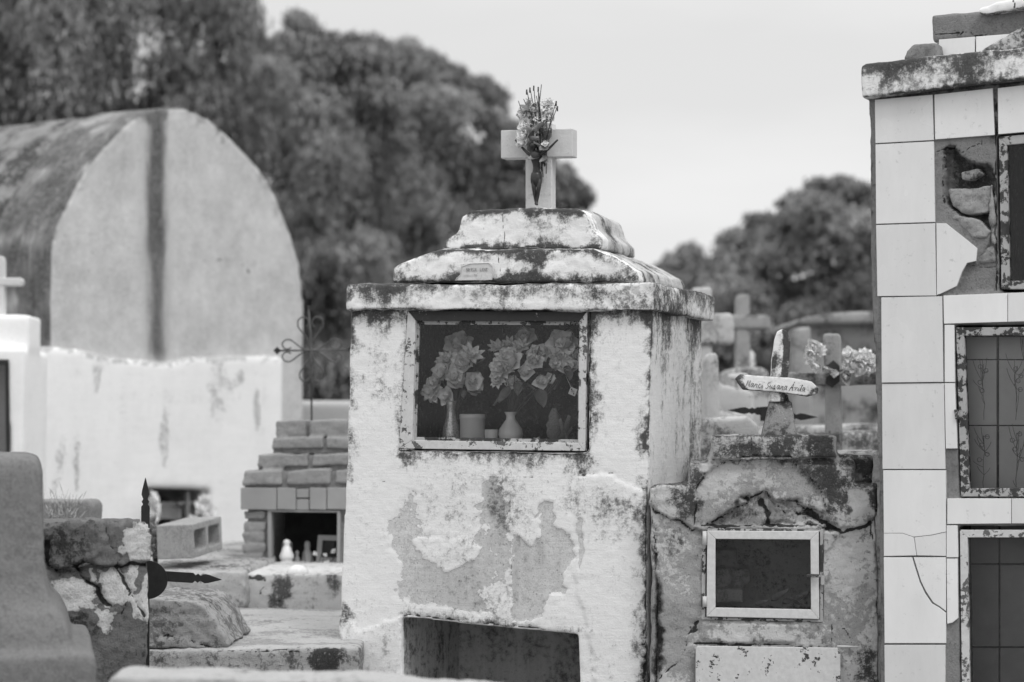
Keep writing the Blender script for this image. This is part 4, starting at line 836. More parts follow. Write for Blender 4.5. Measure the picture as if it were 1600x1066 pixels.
# ============================================================ barrel vaulted mausoleum, far left
FV = Frame(80, 13.0, -54)      # right end recedes
TV = thing('barrel_vault_tomb', 'large barrel vaulted mausoleum with grey rendered end wall above a whitewashed base', 'mausoleum', FV)
UV = FV.uz
arch_px = [(475, 560), (475, 470), (468, 410), (455, 365), (436, 315), (415, 275), (390, 245), (358, 212), (330, 188), (305, 173), (275, 166), (245, 168), (215, 180), (190, 200), (160, 232), (130, 270), (105, 315), (88, 350), (80, 385), (79, 470), (78, 560)]
arch = [UV(*p) for p in arch_px]; x1 = max(p[0] for p in arch); x0 = min(p[0] for p in arch)
g = G(); g.prism([(x1, 0)] + arch + [(x0, 0)], 0, .5)
def bv(co, nr, A):
    u, v, z = co.T; fr = sst(-nr[:, 1], .5, .9); A['mold_shade'] += .06 + .22 * fbm(co, 1.2, 4, 5) + (1 - fr) * (.75 + .5 * fbm(co, 6, 3, 7)); A['bare'] += .15
D = [('line', 'mold_shade', [(244, 170), (244, 240), (244, 400), (246, 545)], dict(w=.17, s=.75, jit=.004, wv=0)), ('line', 'mold_shade', [(244, 170), (243, 300), (244, 380)], dict(w=.10, s=.3, jit=.004, wv=0)),
     ('line', 'mold_shade', arch_px[2:19], dict(w=.07, s=.40, jit=.06)), ('line', 'mold_shade', [(345, 205), (355, 240), (352, 270)], dict(w=.07, s=.16, jit=.05)), ('line', 'mold_shade', [(290, 180), (340, 195), (400, 270), (420, 320)], dict(w=.16, s=.14, jit=.1))]
cn0 = G(); cn0.prism([FV.uz(x, y, -.06) for x, y in [(228, 762), (330, 765), (331, 862), (228, 862)]], -.2, .45)
for x_, y0_, y1_, s_w in ((150, 262, 380, .10), (185, 215, 300, .14), (210, 195, 330, .10), (300, 178, 260, .16), (325, 190, 300, .10), (350, 212, 290, .2), (385, 245, 330, .12), (415, 285, 420, .12), (440, 330, 400, .16)):
    D.append(('line', 'mold_shade', [(x_, y0_), (x_ + 2, (y0_ + y1_) / 2), (x_, y1_)], dict(w=.08, s=s_w, jit=.06)))
D += [('line', 'crack', [(110, 330), (150, 380), (140, 430), (175, 480)], dict(w=.012, s=.8, jit=.05)), ('line', 'crack', [(300, 420), (360, 400), (400, 440), (450, 430)], dict(w=.012, s=.75, jit=.05)), ('line', 'crack', [(330, 190), (350, 225), (345, 262)], dict(w=.014, s=.9, jit=.04)),
      ('poly', 'mold_shade', [(270, 500), (300, 490), (340, 505), (380, 488), (440, 495), (480, 510), (480, 570), (270, 570)], dict(fe=.04, s=-.9, jit=.06))]
rough('end_wall', g, M['vault'], TV, FV, .02, [cn0], D, .004, 2.5, bv, 81, .01)
# curved roof, slightly smaller behind the end wall
g = G(); ctr = ((x0 + x1) / 2, 1.6); sh = [(ctr[0] + (a - ctr[0]) * .985, b - .015) for a, b in arch]
g.prism([(sh[0][0], 0)] + sh + [(sh[-1][0], 0)], .5, 5.5)
def bvr(co, nr, A): A['mold_shade'] += .50 + 1.1 * fbm(co * [1, 1, 1], 9, 4, 5); A['bare'] += .3 + .3 * fbm(co, 3, 3, 6)
rough('vault_roof', g, M['vaultroof'], TV, FV, .03, [], [], .012, 8, bvr, 82)
# whitewashed lower wall, a proud coat
g = G(); low = [(38, 541), (80, 541), (130, 545), (160, 552), (200, 560), (262, 566), (300, 557), (350, 556), (400, 555), (444, 557)]
lp = [FV.uz(x, y, -.06) for x, y in low]
g.prism([(lp[-1][0], 0)] + lp[::-1] + [(lp[0][0], 0)], -.06, .02)
g.box(lp[0][0] - .0, lp[0][0] + .3, -.06, 2.0, 0, lp[0][1])
cn = G(); cn.prism([FV.uz(x, y, -.06) for x, y in [(228, 762), (330, 765), (331, 862), (228, 862)]], -.2, .45)
g.prism([FV.uz(x, y, -.06) for x, y in [(215, 750), (345, 750), (345, 880), (215, 880)]], 0, .49)
def bw(co, nr, A):
    u, v, z = co.T; A['mold_shade'] += .02 + .14 * fbm(np.stack([u, v, z * .35], 1), 3, 4, 5) + .05; A['mold_shade'] += np.where((v > .03) & (v < .48), .8, 0)  # niche cavity painted dark as shade by the last term
    A['bare'] += .16 + .3 * sst(fbm(np.stack([u, v, z * .4], 1), 4, 4, 15), .15, .4)
    zt = np.interp(u, [p[0] for p in lp], [p[1] for p in lp]); A['bare'] += .5 * sst(z - zt + .05 * fbm(co, 40, 2, 5), -.05, .0)
D = [('blob', 'mold_shade', [(107, 580)], dict(r=(.05, .06), s=.2)), ('blob', 'mold_shade', [(105, 700)], dict(r=(.05, .2), s=.2)), ('blob', 'bare', [(390, 640)], dict(r=(.05, .2), s=.58)), ('blob', 'bare', [(245, 680)], dict(r=(.06, .28), s=.52)), ('blob', 'bare', [(365, 590)], dict(r=(.05, .07), s=.6)), ('blob', 'bare', [(108, 730)], dict(r=(.04, .22), s=.55)), ('blob', 'mold_shade', [(300, 620)], dict(r=(.7, .05), s=.12)), ('blob', 'mold_shade', [(250, 640)], dict(r=(.06, .5), s=.14)), ('blob', 'mold_shade', [(180, 700)], dict(r=(.05, .5), s=.12)), ('blob', 'mold_shade', [(400, 680)], dict(r=(.08, .5), s=.12))]
rough('whitewashed_base', g, M['lime'], TV, FV, .016, [cn], D, .004, 3, bw, 83)
# niche contents
FN = FV
def rv(px, py, v=-.3): return FV.at(px, py, v)
t = thing('grave_plaque', 'pale rectangular plaque inside the dark niche of the mausoleum base', 'plaque', FV)
G().prism(FV.poly([(247, 784), (284, 785), (284, 812), (247, 810)], .05), .05, .08).obj('plate', M['lintel'], t, bevel=.004)
g = G()
for i in range(4): g.prism(FV.poly([(252, 790 + i * 5), (279, 790.6 + i * 5), (279, 791.6 + i * 5), (252, 791 + i * 5)], .048), .048, .0495)
g.obj('inscription', M['dark'], t)
t = thing('cross', 'thin grey crucifix inside the dark niche between the plaque and pale flowers', 'cross', FV)
G().box(UV(297, 0, .0)[0], UV(300, 0, .0)[0], 0, .02, UV(298, 815)[1], UV(298, 768)[1]).obj('upright', M['lintel'], t); G().box(UV(287, 0)[0], UV(308, 0)[0], .021, .035, UV(298, 788)[1], UV(298, 784)[1]).obj('crossbeam', M['lintel'], t)
kF = lambda F, v, x=300: (F.at(x + 1, 800, v) - F.at(x, 800, v)).length
def heap(label, F, v, lst, group='pale flowers at the mausoleum niche'):
    B = thing('flower_bouquet', label, 'flowers', F, group); k = kF(F, v, lst[0][0])
    for px, py, r in lst: inst(FL[(random.choice(['carnation', 'rose']), 'petal')], 'blossom', B, F.at(px, py, v + random.uniform(-.03, .03)), r * k, (random.uniform(-.4, .4), -1, random.uniform(0, .6)), random.uniform(0, 6))
    g = G()
    for px, py, r in lst: g.tube([F.at(px, py, v + .03), F.at(lst[-1][0], 850, v + .05)], .006, 5)
    g.obj('stems', M['stem'], B); return B
heap('column of white flowers at the left of the dark niche by the iron spear', FV, -.12, [(238, 780, 9), (240, 792, 10), (236, 806, 9), (238, 817, 7)])
heap('bunch of white flowers at the right of the dark niche above the cinder block', FV, -.12, [(318, 788, 11), (326, 797, 9), (312, 797, 9), (320, 808, 9), (300, 818, 10), (308, 822, 8)])
# far low wall right of the mausoleum
FW = Frame(475, 15.5, 0)
t = thing('low_wall', 'plain pale grey rendered wall behind the iron filigree cross', 'wall', FW)
g = G(); g.prism([FW.uz(440, 626), FW.uz(440, 640), (FW.uz(440, 0)[0], 0), (FW.uz(620, 0)[0], 0), FW.uz(620, 626)], 0, .25)
def bflat(co, nr, A): A['mold_shade'] += .08 + .15 * fbm(co, 3, 3, 5)
rough('wall_body', g, M['lpaint'], t, FW, .03, [], [], .004, 3, bflat, 90)
# small white tomb at the left edge
FE = Frame(40, 11.6, -3)
T4 = thing('white_tomb', 'small bright white tomb with a dark framed niche at the far left edge', 'tomb', FE)
g = G(); g.prism([FE.uz(-90, 545), (FE.uz(-90, 0)[0], 0), (FE.uz(39, 0)[0], 0), FE.uz(39, 545)], 0, .8); g.prism(FE.poly([(-60, 492), (46, 491), (46, 546), (-60, 546)], .1), .1, .5)
c = G(); c.prism(FE.poly([(-70, 566), (11, 565), (13, 712), (-70, 712)]), -.1, .3)
rough('wall', g, M['lime'], T4, FE, .014, [c], [], .004, 4, bflat, 91)
f = frame_ring([(-72, 562), (14, 562), (16, 716), (-72, 716)], [(-62, 570), (8, 570), (10, 708), (-62, 708)], -.01, .03, FE).obj('window_frame', M['iron'], T4)
G().prism(FE.poly([(-63, 569), (9, 569), (11, 709), (-63, 709)]), .01, .015).obj('pane', M['glassdark'], f)
t = thing('cross', 'bright white cross cropped by the left edge above the small white tomb', 'cross', FE)
G().prism(FE.poly([(-14, 400), (4, 400), (6, 408), (6, 494), (-14, 494)], .2), .2, .28).obj('upright', M['crosspaint'], t, bevel=.006)
G().prism(FE.poly([(-44, 434), (32, 434), (35, 438), (33, 446), (-44, 446)], .194), .194, .286).obj('crossbeam', M['crosspaint'], t, bevel=.006)

# ============================================================ stepped brick tomb
FB = Frame(380, 10.4, 6)
T5 = thing('stepped_brick_tomb', 'stepped grey brick tomb with a dark open niche, left of the white tomb', 'tomb', FB)
UB = FB.uz; gm_ = G(); gb_ = G(); rr = random.Random(11)
rows = [(656, 681, 431, .10), (683, 702, 424, .06), (709, 729, 401, .03), (734, 757, 380, .0)]
XR = 640
for y0, y1, xl, v in rows:
    gm_.prism(FB.poly([(xl + 3, y0 + 2), (XR, y0 + 2), (XR, y1 + 6), (xl + 3, y1 + 6)], v + .015), v + .015, .6)
    x = xl - rr.uniform(0, 4); first = True
    while x < XR:
        wd = rr.uniform(64, 84) if not first or rr.random() < .4 else rr.uniform(12, 55); x2 = min(x + wd, XR)
        gb_.prism(FB.poly([(x + 1, y0 + rr.uniform(0, 2.0)), (x2 - 5, y0 + rr.uniform(-1, 1)), (x2 - 4 + rr.uniform(-1, 1), y1 + rr.uniform(-1, 1)), (x + rr.uniform(-1, 2), y1 + rr.uniform(-1, 1))], v), v - rr.uniform(0, .008), .2 + v); x = x2 + 1; first = False
for y0, y1, x1_ in ((797, 809, 416), (814, 827, 418), (832, 845, 417), (850, 862, 419), (867, 880, 416), (885, 905, 419)):
    gb_.prism(FB.poly([(383 + rr.uniform(-2, 2), y0), (x1_, y0), (x1_, y1), (384, y1)], .01), .01, .1)
gm_.prism(FB.poly([(387, 790), (421, 790), (421, 1100), (387, 1100)], .02), .025, .6); gm_.prism(FB.poly([(528, 790), (XR, 790), (XR, 1100), (528, 1100)], .02), .025, .6)
gm_.prism(FB.poly([(421, 898), (528, 898), (528, 1100), (421, 1100)], .02), .025, .6); gm_.prism(FB.poly([(420, 780), (530, 780), (530, 900), (420, 900)], .55), .55, .6)
gm_.obj('mortar_core', M['mortar'], T5); rough('brickwork', gb_, M['brickm'], T5, FB, .006, [], [], .008, 14, lambda co, nr, A: A['mold_shade'].__iadd__(.14 + .3 * fbm(co, 8, 3, 9)), 60, .016, 3)
g = G(); xs = [(376, 432), (433, 462), (484, 510), (511, XR)]
for a, b in xs: g.prism(FB.poly([(a, 762), (b, 763), (b, 797), (a, 796)], -.01), -.01 - rr.uniform(0, .003), .35)
for a, b, y0, y1 in ((463, 483, 764, 778), (463, 483, 780, 797)): g.prism(FB.poly([(a, y0), (b, y0), (b, y1), (a, y1)], -.004), -.004, .35)
g.obj('lintel', M['lintel'], T5, bevel=.003)
frame_ring([(418, 797), (532, 798), (531, 892), (419, 890)], [(424, 800), (527, 801), (526, 889), (424, 887)], .0, .05, FB).obj('niche_frame', M['lintel'], T5)
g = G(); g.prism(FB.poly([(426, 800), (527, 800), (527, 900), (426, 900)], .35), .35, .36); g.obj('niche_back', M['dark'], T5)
# platform in front
def bplat(co, nr, A):
    u, v, z = co.T; A['mold_shade'] += .15 + .3 * fbm(co, 3.5, 4, 95) + .15 * sst(nr[:, 2], .5, .9); A['bare'] += .25 + .4 * fbm(co, 3, 3, 96)
FP = Frame(355, 9.6, 4)
t = thing('grave_platform', 'cracked pale plastered slab grave in front of the stepped brick tomb', 'grave', FP)
g = G(); g.prism([FP.uz(357, 1000), FP.uz(640, 1000), FP.uz(640, 898), FP.uz(368, 897), FP.uz(360, 903), FP.uz(357, 915)], 0, .9); 
D = [('blob', 'mold_shade', [(440, 925)], dict(r=(.05, .1), s=.55, jit=.05)), ('blob', 'mold_shade', [(520, 910)], dict(r=(.03, .05), s=.4)), ('blob', 'mold_shade', [(365, 915)], dict(r=(.04, .08), s=.35)), ('line', 'crack', [(412, 905), (404, 935), (408, 965)], dict(w=0.0087, s=.9)), ('line', 'crack', [(440, 940), (436, 965)], dict(w=0.0087, s=.9)),
     ('line', 'crack', [(385, 902), (395, 905), (412, 903)], dict(w=0.0124, s=.95))]
g.box(FP.uz(370, 0)[0], FP.uz(640, 0)[0], .05, .9, 0, FP.uz(0, 990)[1])
rough('slab_body', g, M['plat'], t, FP, .010, [], D, .008, 5, bplat, 97)
# items in the brick niche
zb = FB.uz(470, 893, .06)[1]
def fig(name, label, px, py, v, prof, mat, cat='figurine', extra=None, body='body'):
    p = FB.at(px, py, v); k = .00276; t = thing(name, label, cat, loc=FB.w(p), rz=-FB.th)
    G().lathe([(r * k, z * k) for r, z in prof], (0, 0, 0), 16, .08, 5).obj(body, mat, t, True); return t
t = fig('angel_figurine', 'white angel figurine on a round base at the left of the brick niche', 448, 886, .04, [(6, 0), (9, 1), (10, 8), (8, 11), (10.5, 13), (11, 18), (8, 25), (6, 31), (4, 34), (5.5, 37), (5, 41), (1, 43)], M['ceramic'])
for s in (-1, 1): leaf_at(LEAF, t, Vector((s * .006, .012, .055)), .055, (s * .4, .2, 1), .6 * s).name = 'wing'
fig('dark_figurine', 'small dark figurine with a pale head behind the angel in the brick niche', 464, 884, .09, [(5, 0), (5, 6), (4, 12), (2, 15), (3, 18), (3, 22), (.5, 24)], M['lintel'])
fig('saint_figurine', 'grey seated saint figurine in the middle of the brick niche', 480, 884, .12, [(10, 0), (10, 5), (8, 12), (7, 20), (4, 26), (5, 31), (4, 37), (1, 39)], M['lintel'])
t = thing('picture_frame', 'pale picture frame leaning at the right inside the brick niche', 'picture frame', FB)
frame_ring([(490, 838), (528, 839), (526, 882), (487, 880)], [(497, 846), (522, 847), (520, 874), (495, 873)], .10, .115, FB).obj('frame', M['lintel'], t)
G().prism(FB.poly([(496, 845), (523, 846), (521, 875), (494, 874)], .11), .112, .118).obj('picture', M['dark'], t)
B = thing('dry_bouquet', 'scattered pale dry flowers and petals on the sill of the brick niche', 'flowers', FB)
for px, py, r in ((493, 866, 5), (508, 868, 4), (521, 862, 5), (503, 884, 6), (512, 881, 6), (486, 886, 4)): inst(FL[('lily', 'petal')], 'blossom', B, FB.at(px, py, .03), r * .0027, (random.uniform(-.5, .5), -1, .6), random.random() * 6)
g = G()
for i in range(7): g.tube([FB.at(478 + i * 6, 888, .04), FB.at(484 + i * 6 + rr.uniform(-9, 9), 866 + rr.uniform(-4, 8), .03)], .0018, 4)
g.obj('stems', M['stick'], B)
t = thing('shell', 'pale domed seashell resting on the platform edge below the brick niche', 'shell', loc=FP.w(FP.at(465, 897, .06)), rz=0)
G().lathe([(.040, 0), (.041, .008), (.035, .022), (.02, .034), (.003, .038)], (0, 0, 0), 24, .12, 14).obj('shell_body', M['ceramic'], t, True)
# filigree iron cross on the brick tomb
FI = Frame(487, 10.5, 0)
t = thing('filigree_cross', 'thin wrought iron cross with looped scrolls rising from the stepped brick tomb', 'cross', FI); k = .00278
iv = .15
Pi = lambda x, y: FI.at(x, y, iv)
G().tube([Pi(487, 658), Pi(486, 560), Pi(485, 520), Pi(482, 478)], [.004, .0055, .0055, .003], 8).obj('upright', M['greyiron'], t, True)
G().tube([Pi(437, 548), Pi(545, 547)], .0042, 8).obj('crossbeam', M['greyiron'], t, True)
def scroll(cx, cy, dx, dy, s=1.):
    out_ = []
    for sg in (1, -1):
        base = [(2, 0), (12, 3), (24, 12), (32, 17), (40, 16), (44, 10), (41, 4), (35, 2.5), (30, 5)]
        pts = []
        for a, b in base:
            b = b * sg; x = cx + (a * dx - b * dy) * s; y = cy + (a * dy + b * dx) * s; pts.append(Pi(x, y))
        # smooth
        cur = []
        for i in range(len(pts) - 1):
            p0 = pts[max(i - 1, 0)]; p1, p2 = pts[i], pts[i + 1]; p3 = pts[min(i + 2, len(pts) - 1)]
            for q_ in range(4):
                tt = q_ / 4; cur.append(.5 * ((2 * p1) + (p2 - p0) * tt + (2 * p0 - 5 * p1 + 4 * p2 - p3) * tt * tt + (3 * p1 - p0 - 3 * p2 + p3) * tt ** 3))
        G().tube(cur + [pts[-1]], .0033, 7).obj('scroll', M['greyiron'], t, True)
scroll(485, 548, -1, 0); scroll(487, 548, 1, 0, 1.05); scroll(485, 546, 0, -1, 1.15); scroll(487, 548, 0, 1, 1.1)
for x, y in ((433, 548), (487, 481), (548, 547)): G().prism(FI.poly([(x - 6, y), (x, y - 6), (x + 6, y), (x, y + 6)], iv - .004), iv - .004, iv + .004).obj('finial', M['iron'], t)

# ============================================================ cinder block, rubble, iron spear cross
FC = Frame(250, 9.9, 24)
t = thing('cinder_block', 'hollow concrete block with two square holes lying on the rubble', 'concrete block', loc=at(302, 873, 9.6), rz=0)
g = G(); Lx, Wy, Hz = .40, .18, .12
# long side with the two openings faces right of the camera
g2 = G().box(0, .36, 0, .15, 0, .135)
cts = []
for a in (.032, .200): c_ = G(); c_.box(a - .005, a + .13, -.1, .3, .028, .107); cts.append(c_)
def bblk(co, nr, A): A['bare'] += .9; A['mold_shade'] += .05
t.rotation_euler = (R(-2), R(-3), R(78))
rough('block_body', g2, M['cement'], t, FC, .005, cts, [], .002, 14, bblk, 99)
def brub(co, nr, A): A['mold_shade'] += .26 + .5 * fbm(co, 5, 4, 98) + .1 * sst(nr[:, 2], .5, .9); A['bare'] += .35 + .5 * fbm(co, 4, 3, 94)
FR = Frame(235, 9.45, 0)
t = thing('grave_slab', 'rough weathered grave slab under the cinder block', 'grave', FR)
g = G(); g.prism([FR.uz(150, 893), FR.uz(386, 891), FR.uz(388, 915), (FR.uz(388, 0)[0], FR.uz(0, 950)[1]), (FR.uz(150, 0)[0], FR.uz(0, 950)[1])], 0, 1.1)
g.box(FR.uz(150, 0)[0], FR.uz(375, 0)[0], .06, 1.1, 0, FR.uz(0, 945)[1])
rough('slab_body', g, M['slab'], t, FR, .012, [], [('line', 'crack', [(318, 895), (320, 930), (316, 950)], dict(w=0.0124, s=.9))], .02, 4, brub, 100, .02)
t = thing('grave_slab', 'higher rubble ledge behind the cinder block at the foot of the mausoleum', 'grave', loc=None)
FR2 = Frame(235, 10.6, 3); t.location = FR2.O; t.rotation_euler = (0, 0, -FR2.th)
g = G(); g.prism([FR2.uz(140, 872), FR2.uz(430, 866), (FR2.uz(430, 0)[0], 0), (FR2.uz(140, 0)[0], 0)], 0, 1.3)
rough('slab_body', g, M['slab'], t, FR2, .016, [], [], .025, 4, brub, 101, .02)
# grey block and twigs behind the pillar
FG = Frame(100, 9.6, 0)
t = thing('gravestone', 'plain rounded grey gravestone behind the peeling pillar, under dry twigs', 'gravestone', FG)
g = G(); g.prism([(FG.uz(40, 0)[0], 0), (FG.uz(147, 0)[0], 0), FG.uz(147, 788), FG.uz(140, 781), FG.uz(60, 782), FG.uz(40, 785)], 0, .2)
def bg2(co, nr, A): A['bare'] += .8; A['mold_shade'] += .12
rough('stone_body', g, M['cement2'], t, FG, .010, [], [], .006, 6, bg2, 102)
t = thing('dry_twigs', 'tangle of thin dry twigs in front of the rounded grey gravestone', 'plant', FG)
g = G(); rr = random.Random(5)
for i in range(60):
    x, y = rr.uniform(70, 112), 830; p = []; dx = rr.uniform(-3, 4)
    n_ = rr.randint(5, 8)
    for k_ in range(n_): p.append(FG.at(x, y, -.1 + rr.uniform(-.03, .03))); x += dx + rr.uniform(-4, 4); y -= rr.uniform(4, 13)
    g.tube(p, [.0012] * (n_ - 1) + [.0005], 4)
g.obj('stems', M['straw'], t)
t = thing('weed', 'dark leafy weed beside the niche, between the iron spear and the cinder block', 'plant', FG)
for i in range(34):
    x, y = 236 + rr.uniform(-5, 14), 872 - rr.uniform(0, 52); leaf_at(LEAF, t, FG.at(x, y, .12 + rr.uniform(-.05, .05)), .045 * rr.uniform(.6, 1.3), (rr.uniform(-1, 1), -.4, rr.uniform(-.3, 1)), rr.uniform(-1, 1)).active_material = M['leafC']
g = G()
for i in range(7): g.tube([FG.at(240 + i, 890, .12), FG.at(238 + i * 1.5, 850, .12), FG.at(232 + i * 3, 822, .12)], .002, 4)
g.obj('stems', M['stick'], t)
# iron cross with spear finials
FK = Frame(227, 7.75, 0)
def spear(F, x0, y0, x1, y1, wd, v, mat):
    """flat bar from x0,y0 to tip x1,y1 (pixels) ending in a notched spear head"""
    L_ = math.hypot(x1 - x0, y1 - y0); ex, ey = (x1 - x0) / L_, (y1 - y0) / L_; nx, ny = -ey, ex; h = wd / 2
    pr = [(0, h), (L_ - 45, h), (L_ - 41, h * .55), (L_ - 37, h * .9), (L_ - 33, h * .5), (L_ - 26, h * .92), (L_ - 20, h * .8), (L_, .3)]
    pts = [(a, b) for a, b in pr] + [(a, -b) for a, b in pr[::-1]]
    return G().prism([F.uz(x0 + a * ex + b * nx, y0 + a * ey + b * ny, v) for a, b in pts], v, v + .008)
t = thing('iron_cross', 'flat black iron cross with spear tips standing behind the peeling pillar', 'cross', FK, 'flat black iron crosses')
spear(FK, 227, 905, 227, 747, 13, 0, M['iron']).obj('arm', M['iron'], t, bevel=.001); spear(FK, 232, 899, 346, 906, 16, .001, M['iron']).obj('arm', M['iron'], t, bevel=.001)
spear(FK, 222, 906, 108, 904, 16, .001, M['iron']).obj('arm', M['iron'], t, bevel=.001)
G().prism([FK.uz(227, 905), FK.uz(233, 905), FK.uz(233, 1090), FK.uz(221, 1090), FK.uz(221, 905)], .002, .010).obj('post', M['iron'], t)
a = FK.uz(230, 906); g = G(); g.prism([(a[0] + .066 * math.cos(x), a[1] + .062 * math.sin(x)) for x in np.linspace(0, 2 * math.pi, 33)[:-1]], -.004, .0); g.obj('disc', M['iron'], t, bevel=.001)
# second iron cross behind the inscribed cross
FK2 = Frame(1207, 9.6, 0)
t = thing('iron_cross', 'low black iron cross with spear tips behind the small inscribed cross', 'cross', FK2, 'flat black iron crosses')
spear(FK2, 1205, 643, 1138, 641, 12, 0, M['iron']).obj('arm', M['iron'], t, bevel=.001); spear(FK2, 1209, 650, 1277, 652, 12, 0, M['iron']).obj('arm', M['iron'], t, bevel=.001)
G().prism(FK2.poly([(1202, 640), (1212, 640), (1212, 1100), (1202, 1100)], .001), .002, .01).obj('post', M['iron'], t)
G().prism(FK2.poly([(1188, 636), (1206, 635), (1206, 658), (1188, 658)], -.003), -.004, .0).obj('disc', M['iron'], t)

# ============================================================ nearer masonry, lower left
FQ = Frame(233, 7.35, -12)
T6 = thing('peeling_pillar', 'cracked masonry block with flaking white paint patches in front of the iron cross', 'pillar', FQ)
g = G(); g.prism([(FQ.uz(30, 0)[0], 0), (FQ.uz(234, 0)[0], 0), FQ.uz(233, 835), FQ.uz(226, 819), FQ.uz(210, 816), FQ.uz(30, 818)], 0, .35)
def bq(co, nr, A):
    u, v, z = co.T; A['mold_shade'] += .30 + .45 * fbm(co, 9, 4, 111) + .15 * sst(nr[:, 2], .5, .9) ; A['bare'] += .10
D = [('poly', 'bare', [(215, 935), (215, 880), (200, 882), (196, 905), (205, 925), (214, 950), (224, 960), (234, 962), (234, 888)], dict(fe=.012, jit=.012)),
     ('poly', 'bare', [(156, 915), (160, 895), (180, 890), (192, 905), (200, 920), (200, 935), (185, 942), (172, 945), (158, 930)], dict(fe=.012, jit=.014)),
     ('poly', 'bare', [(84, 918), (110, 905), (130, 912), (145, 930), (140, 945), (120, 952), (112, 958), (98, 950), (88, 935)], dict(fe=.018, jit=.025)),
     ('poly', 'bare', [(150, 945), (165, 950), (175, 965), (165, 990), (155, 975)], dict(fe=.012, jit=.03)), ('poly', 'bare', [(203, 930), (212, 940), (212, 960), (203, 958)], dict(fe=.010, jit=.01)),
     ('poly', 'bare', [(180, 850), (188, 848), (190, 862), (183, 868)], dict(fe=.01, jit=.008)), ('poly', 'bare', [(138, 888), (146, 890), (150, 905), (142, 912)], dict(fe=.01, jit=.01)),
     ('poly', 'bare', [(195, 830), (228, 824), (234, 840), (235, 872), (222, 884), (205, 880), (193, 860)], dict(fe=.015, jit=.012)),
     ('poly', 'none', [(60, 820), (234, 815), (238, 870), (224, 884), (205, 880), (190, 885), (150, 880), (110, 890), (85, 892), (70, 870)], dict(fe=.010, dp=.020, jit=.02)),
     ('blob', 'mold_shade', [(212, 855)], dict(r=(.05, .06), s=.2)), ('blob', 'mold_shade', [(100, 855)], dict(r=(.08, .07), s=.25)), ('blob', 'mold_shade', [(150, 975)], dict(r=(.10, .04), s=.4)),
     ('line', 'crack', [(86, 892), (110, 888), (128, 878), (170, 884), (190, 886), (202, 880), (222, 886), (236, 886)], dict(w=0.0099, s=1.0, jit=.01, dp=-.008)),
     ('line', 'crack', [(70, 850), (76, 880), (88, 893)], dict(w=0.0186, s=1.1, jit=.01, dp=-.015)),
     ('line', 'crack', [(112, 880), (128, 900), (150, 920), (160, 938), (175, 948)], dict(w=0.0136, s=1.05, jit=.012, dp=-.012)),
     ('line', 'crack', [(180, 885), (195, 908), (206, 925), (215, 945), (226, 960)], dict(w=0.0087, s=1.05, jit=.01, dp=-.008)),
     ('line', 'crack', [(206, 925), (198, 940), (190, 960)], dict(w=0.0099, s=1.05, jit=.01, dp=-.006)), ('line', 'crack', [(165, 820), (172, 850), (185, 870), (182, 886)], dict(w=0.0087, s=.9, jit=.012, dp=-.006)),
     ('line', 'none', [(148, 832), (158, 845), (150, 868)], dict(w=.05, dp=.012, jit=.02))]
for n_, d_ in enumerate(D):
    if d_[0] == 'poly' and d_[1] == 'bare':
        mx_ = sum(q_[0] for q_ in d_[2]) / len(d_[2]); my_ = sum(q_[1] for q_ in d_[2]) / len(d_[2]); o_ = dict(d_[3]); o_['jit'] = .03
        D[n_] = ('poly', 'bare', [(mx_ + (a_ - mx_) * 1.2, my_ + (b_ - my_) * 1.2) for a_, b_ in d_[2]], o_)
D += [('poly', 'mold_shade', d_[2], dict(fe=.02, s=-.75, jit=.01)) for d_ in D if d_[0] == 'poly' and d_[1] == 'bare']
rough('block_body', g, M['pillar'], T6, FQ, .0052, [], D, .011, 11, bq, 112, .006)
# pedestal
FD = Frame(60, 6.2, -11)
t = thing('stone_pedestal', 'rounded granular stone pedestal with a flared foot in the near lower left corner', 'pedestal', FD)
k5 = kF(FD, 0, 60)
def ring(px, py): u, z = FD.uz(px, py); return (u, z)
cu0 = FD.uz(-80, 700)[0]
prof = [(64, 735), (66, 742), (67, 860), (70, 910), (80, 945), (97, 962), (108, 985), (116, 1018)]
g = G(); pts = [FD.uz(x, y) for x, y in [(40, 712), (58, 716)] + prof]; c_ = FD.uz(-160, 900)[0]
hw = pts[-1][0] - c_
outline = pts + [(2 * c_ - a, b) for a, b in pts[::-1]]
zb_ = FD.uz(0, 1018)[1]
for i in range(len(pts) - 1):
    (ua, za), (ub, zb2) = pts[i], pts[i + 1]; da, db = (ua - c_), (ub - c_)
    g.taper((2 * c_ - ub, ub, (hw - db) , 2 * hw - (hw - db)), (2 * c_ - ua, ua, (hw - da), 2 * hw - (hw - da)), zb2 - .003, za)
g.box(2 * c_ - pts[0][0], pts[0][0], hw - (pts[0][0] - c_), hw + (pts[0][0] - c_), pts[0][1] - .05, pts[0][1])
s = FD.uz(150, 1022, -.04); g.prism([(2 * c_ - s[0], 0), (s[0], 0), (s[0], s[1] - .015), (s[0] - .012, s[1]), (2 * c_ - s[0], s[1])], -.04, 2 * hw + .04)
def bped(co, nr, A): A['bare'] += .3 + .5 * fbm(co, 3, 3, 5); A['mold_shade'] += .10 + .25 * fbm(co, 4, 4, 6)
rough('pedestal_body', g, M['pink'], t, FD, .009, [], [], .005, 16, bped, 121, 0, 5)
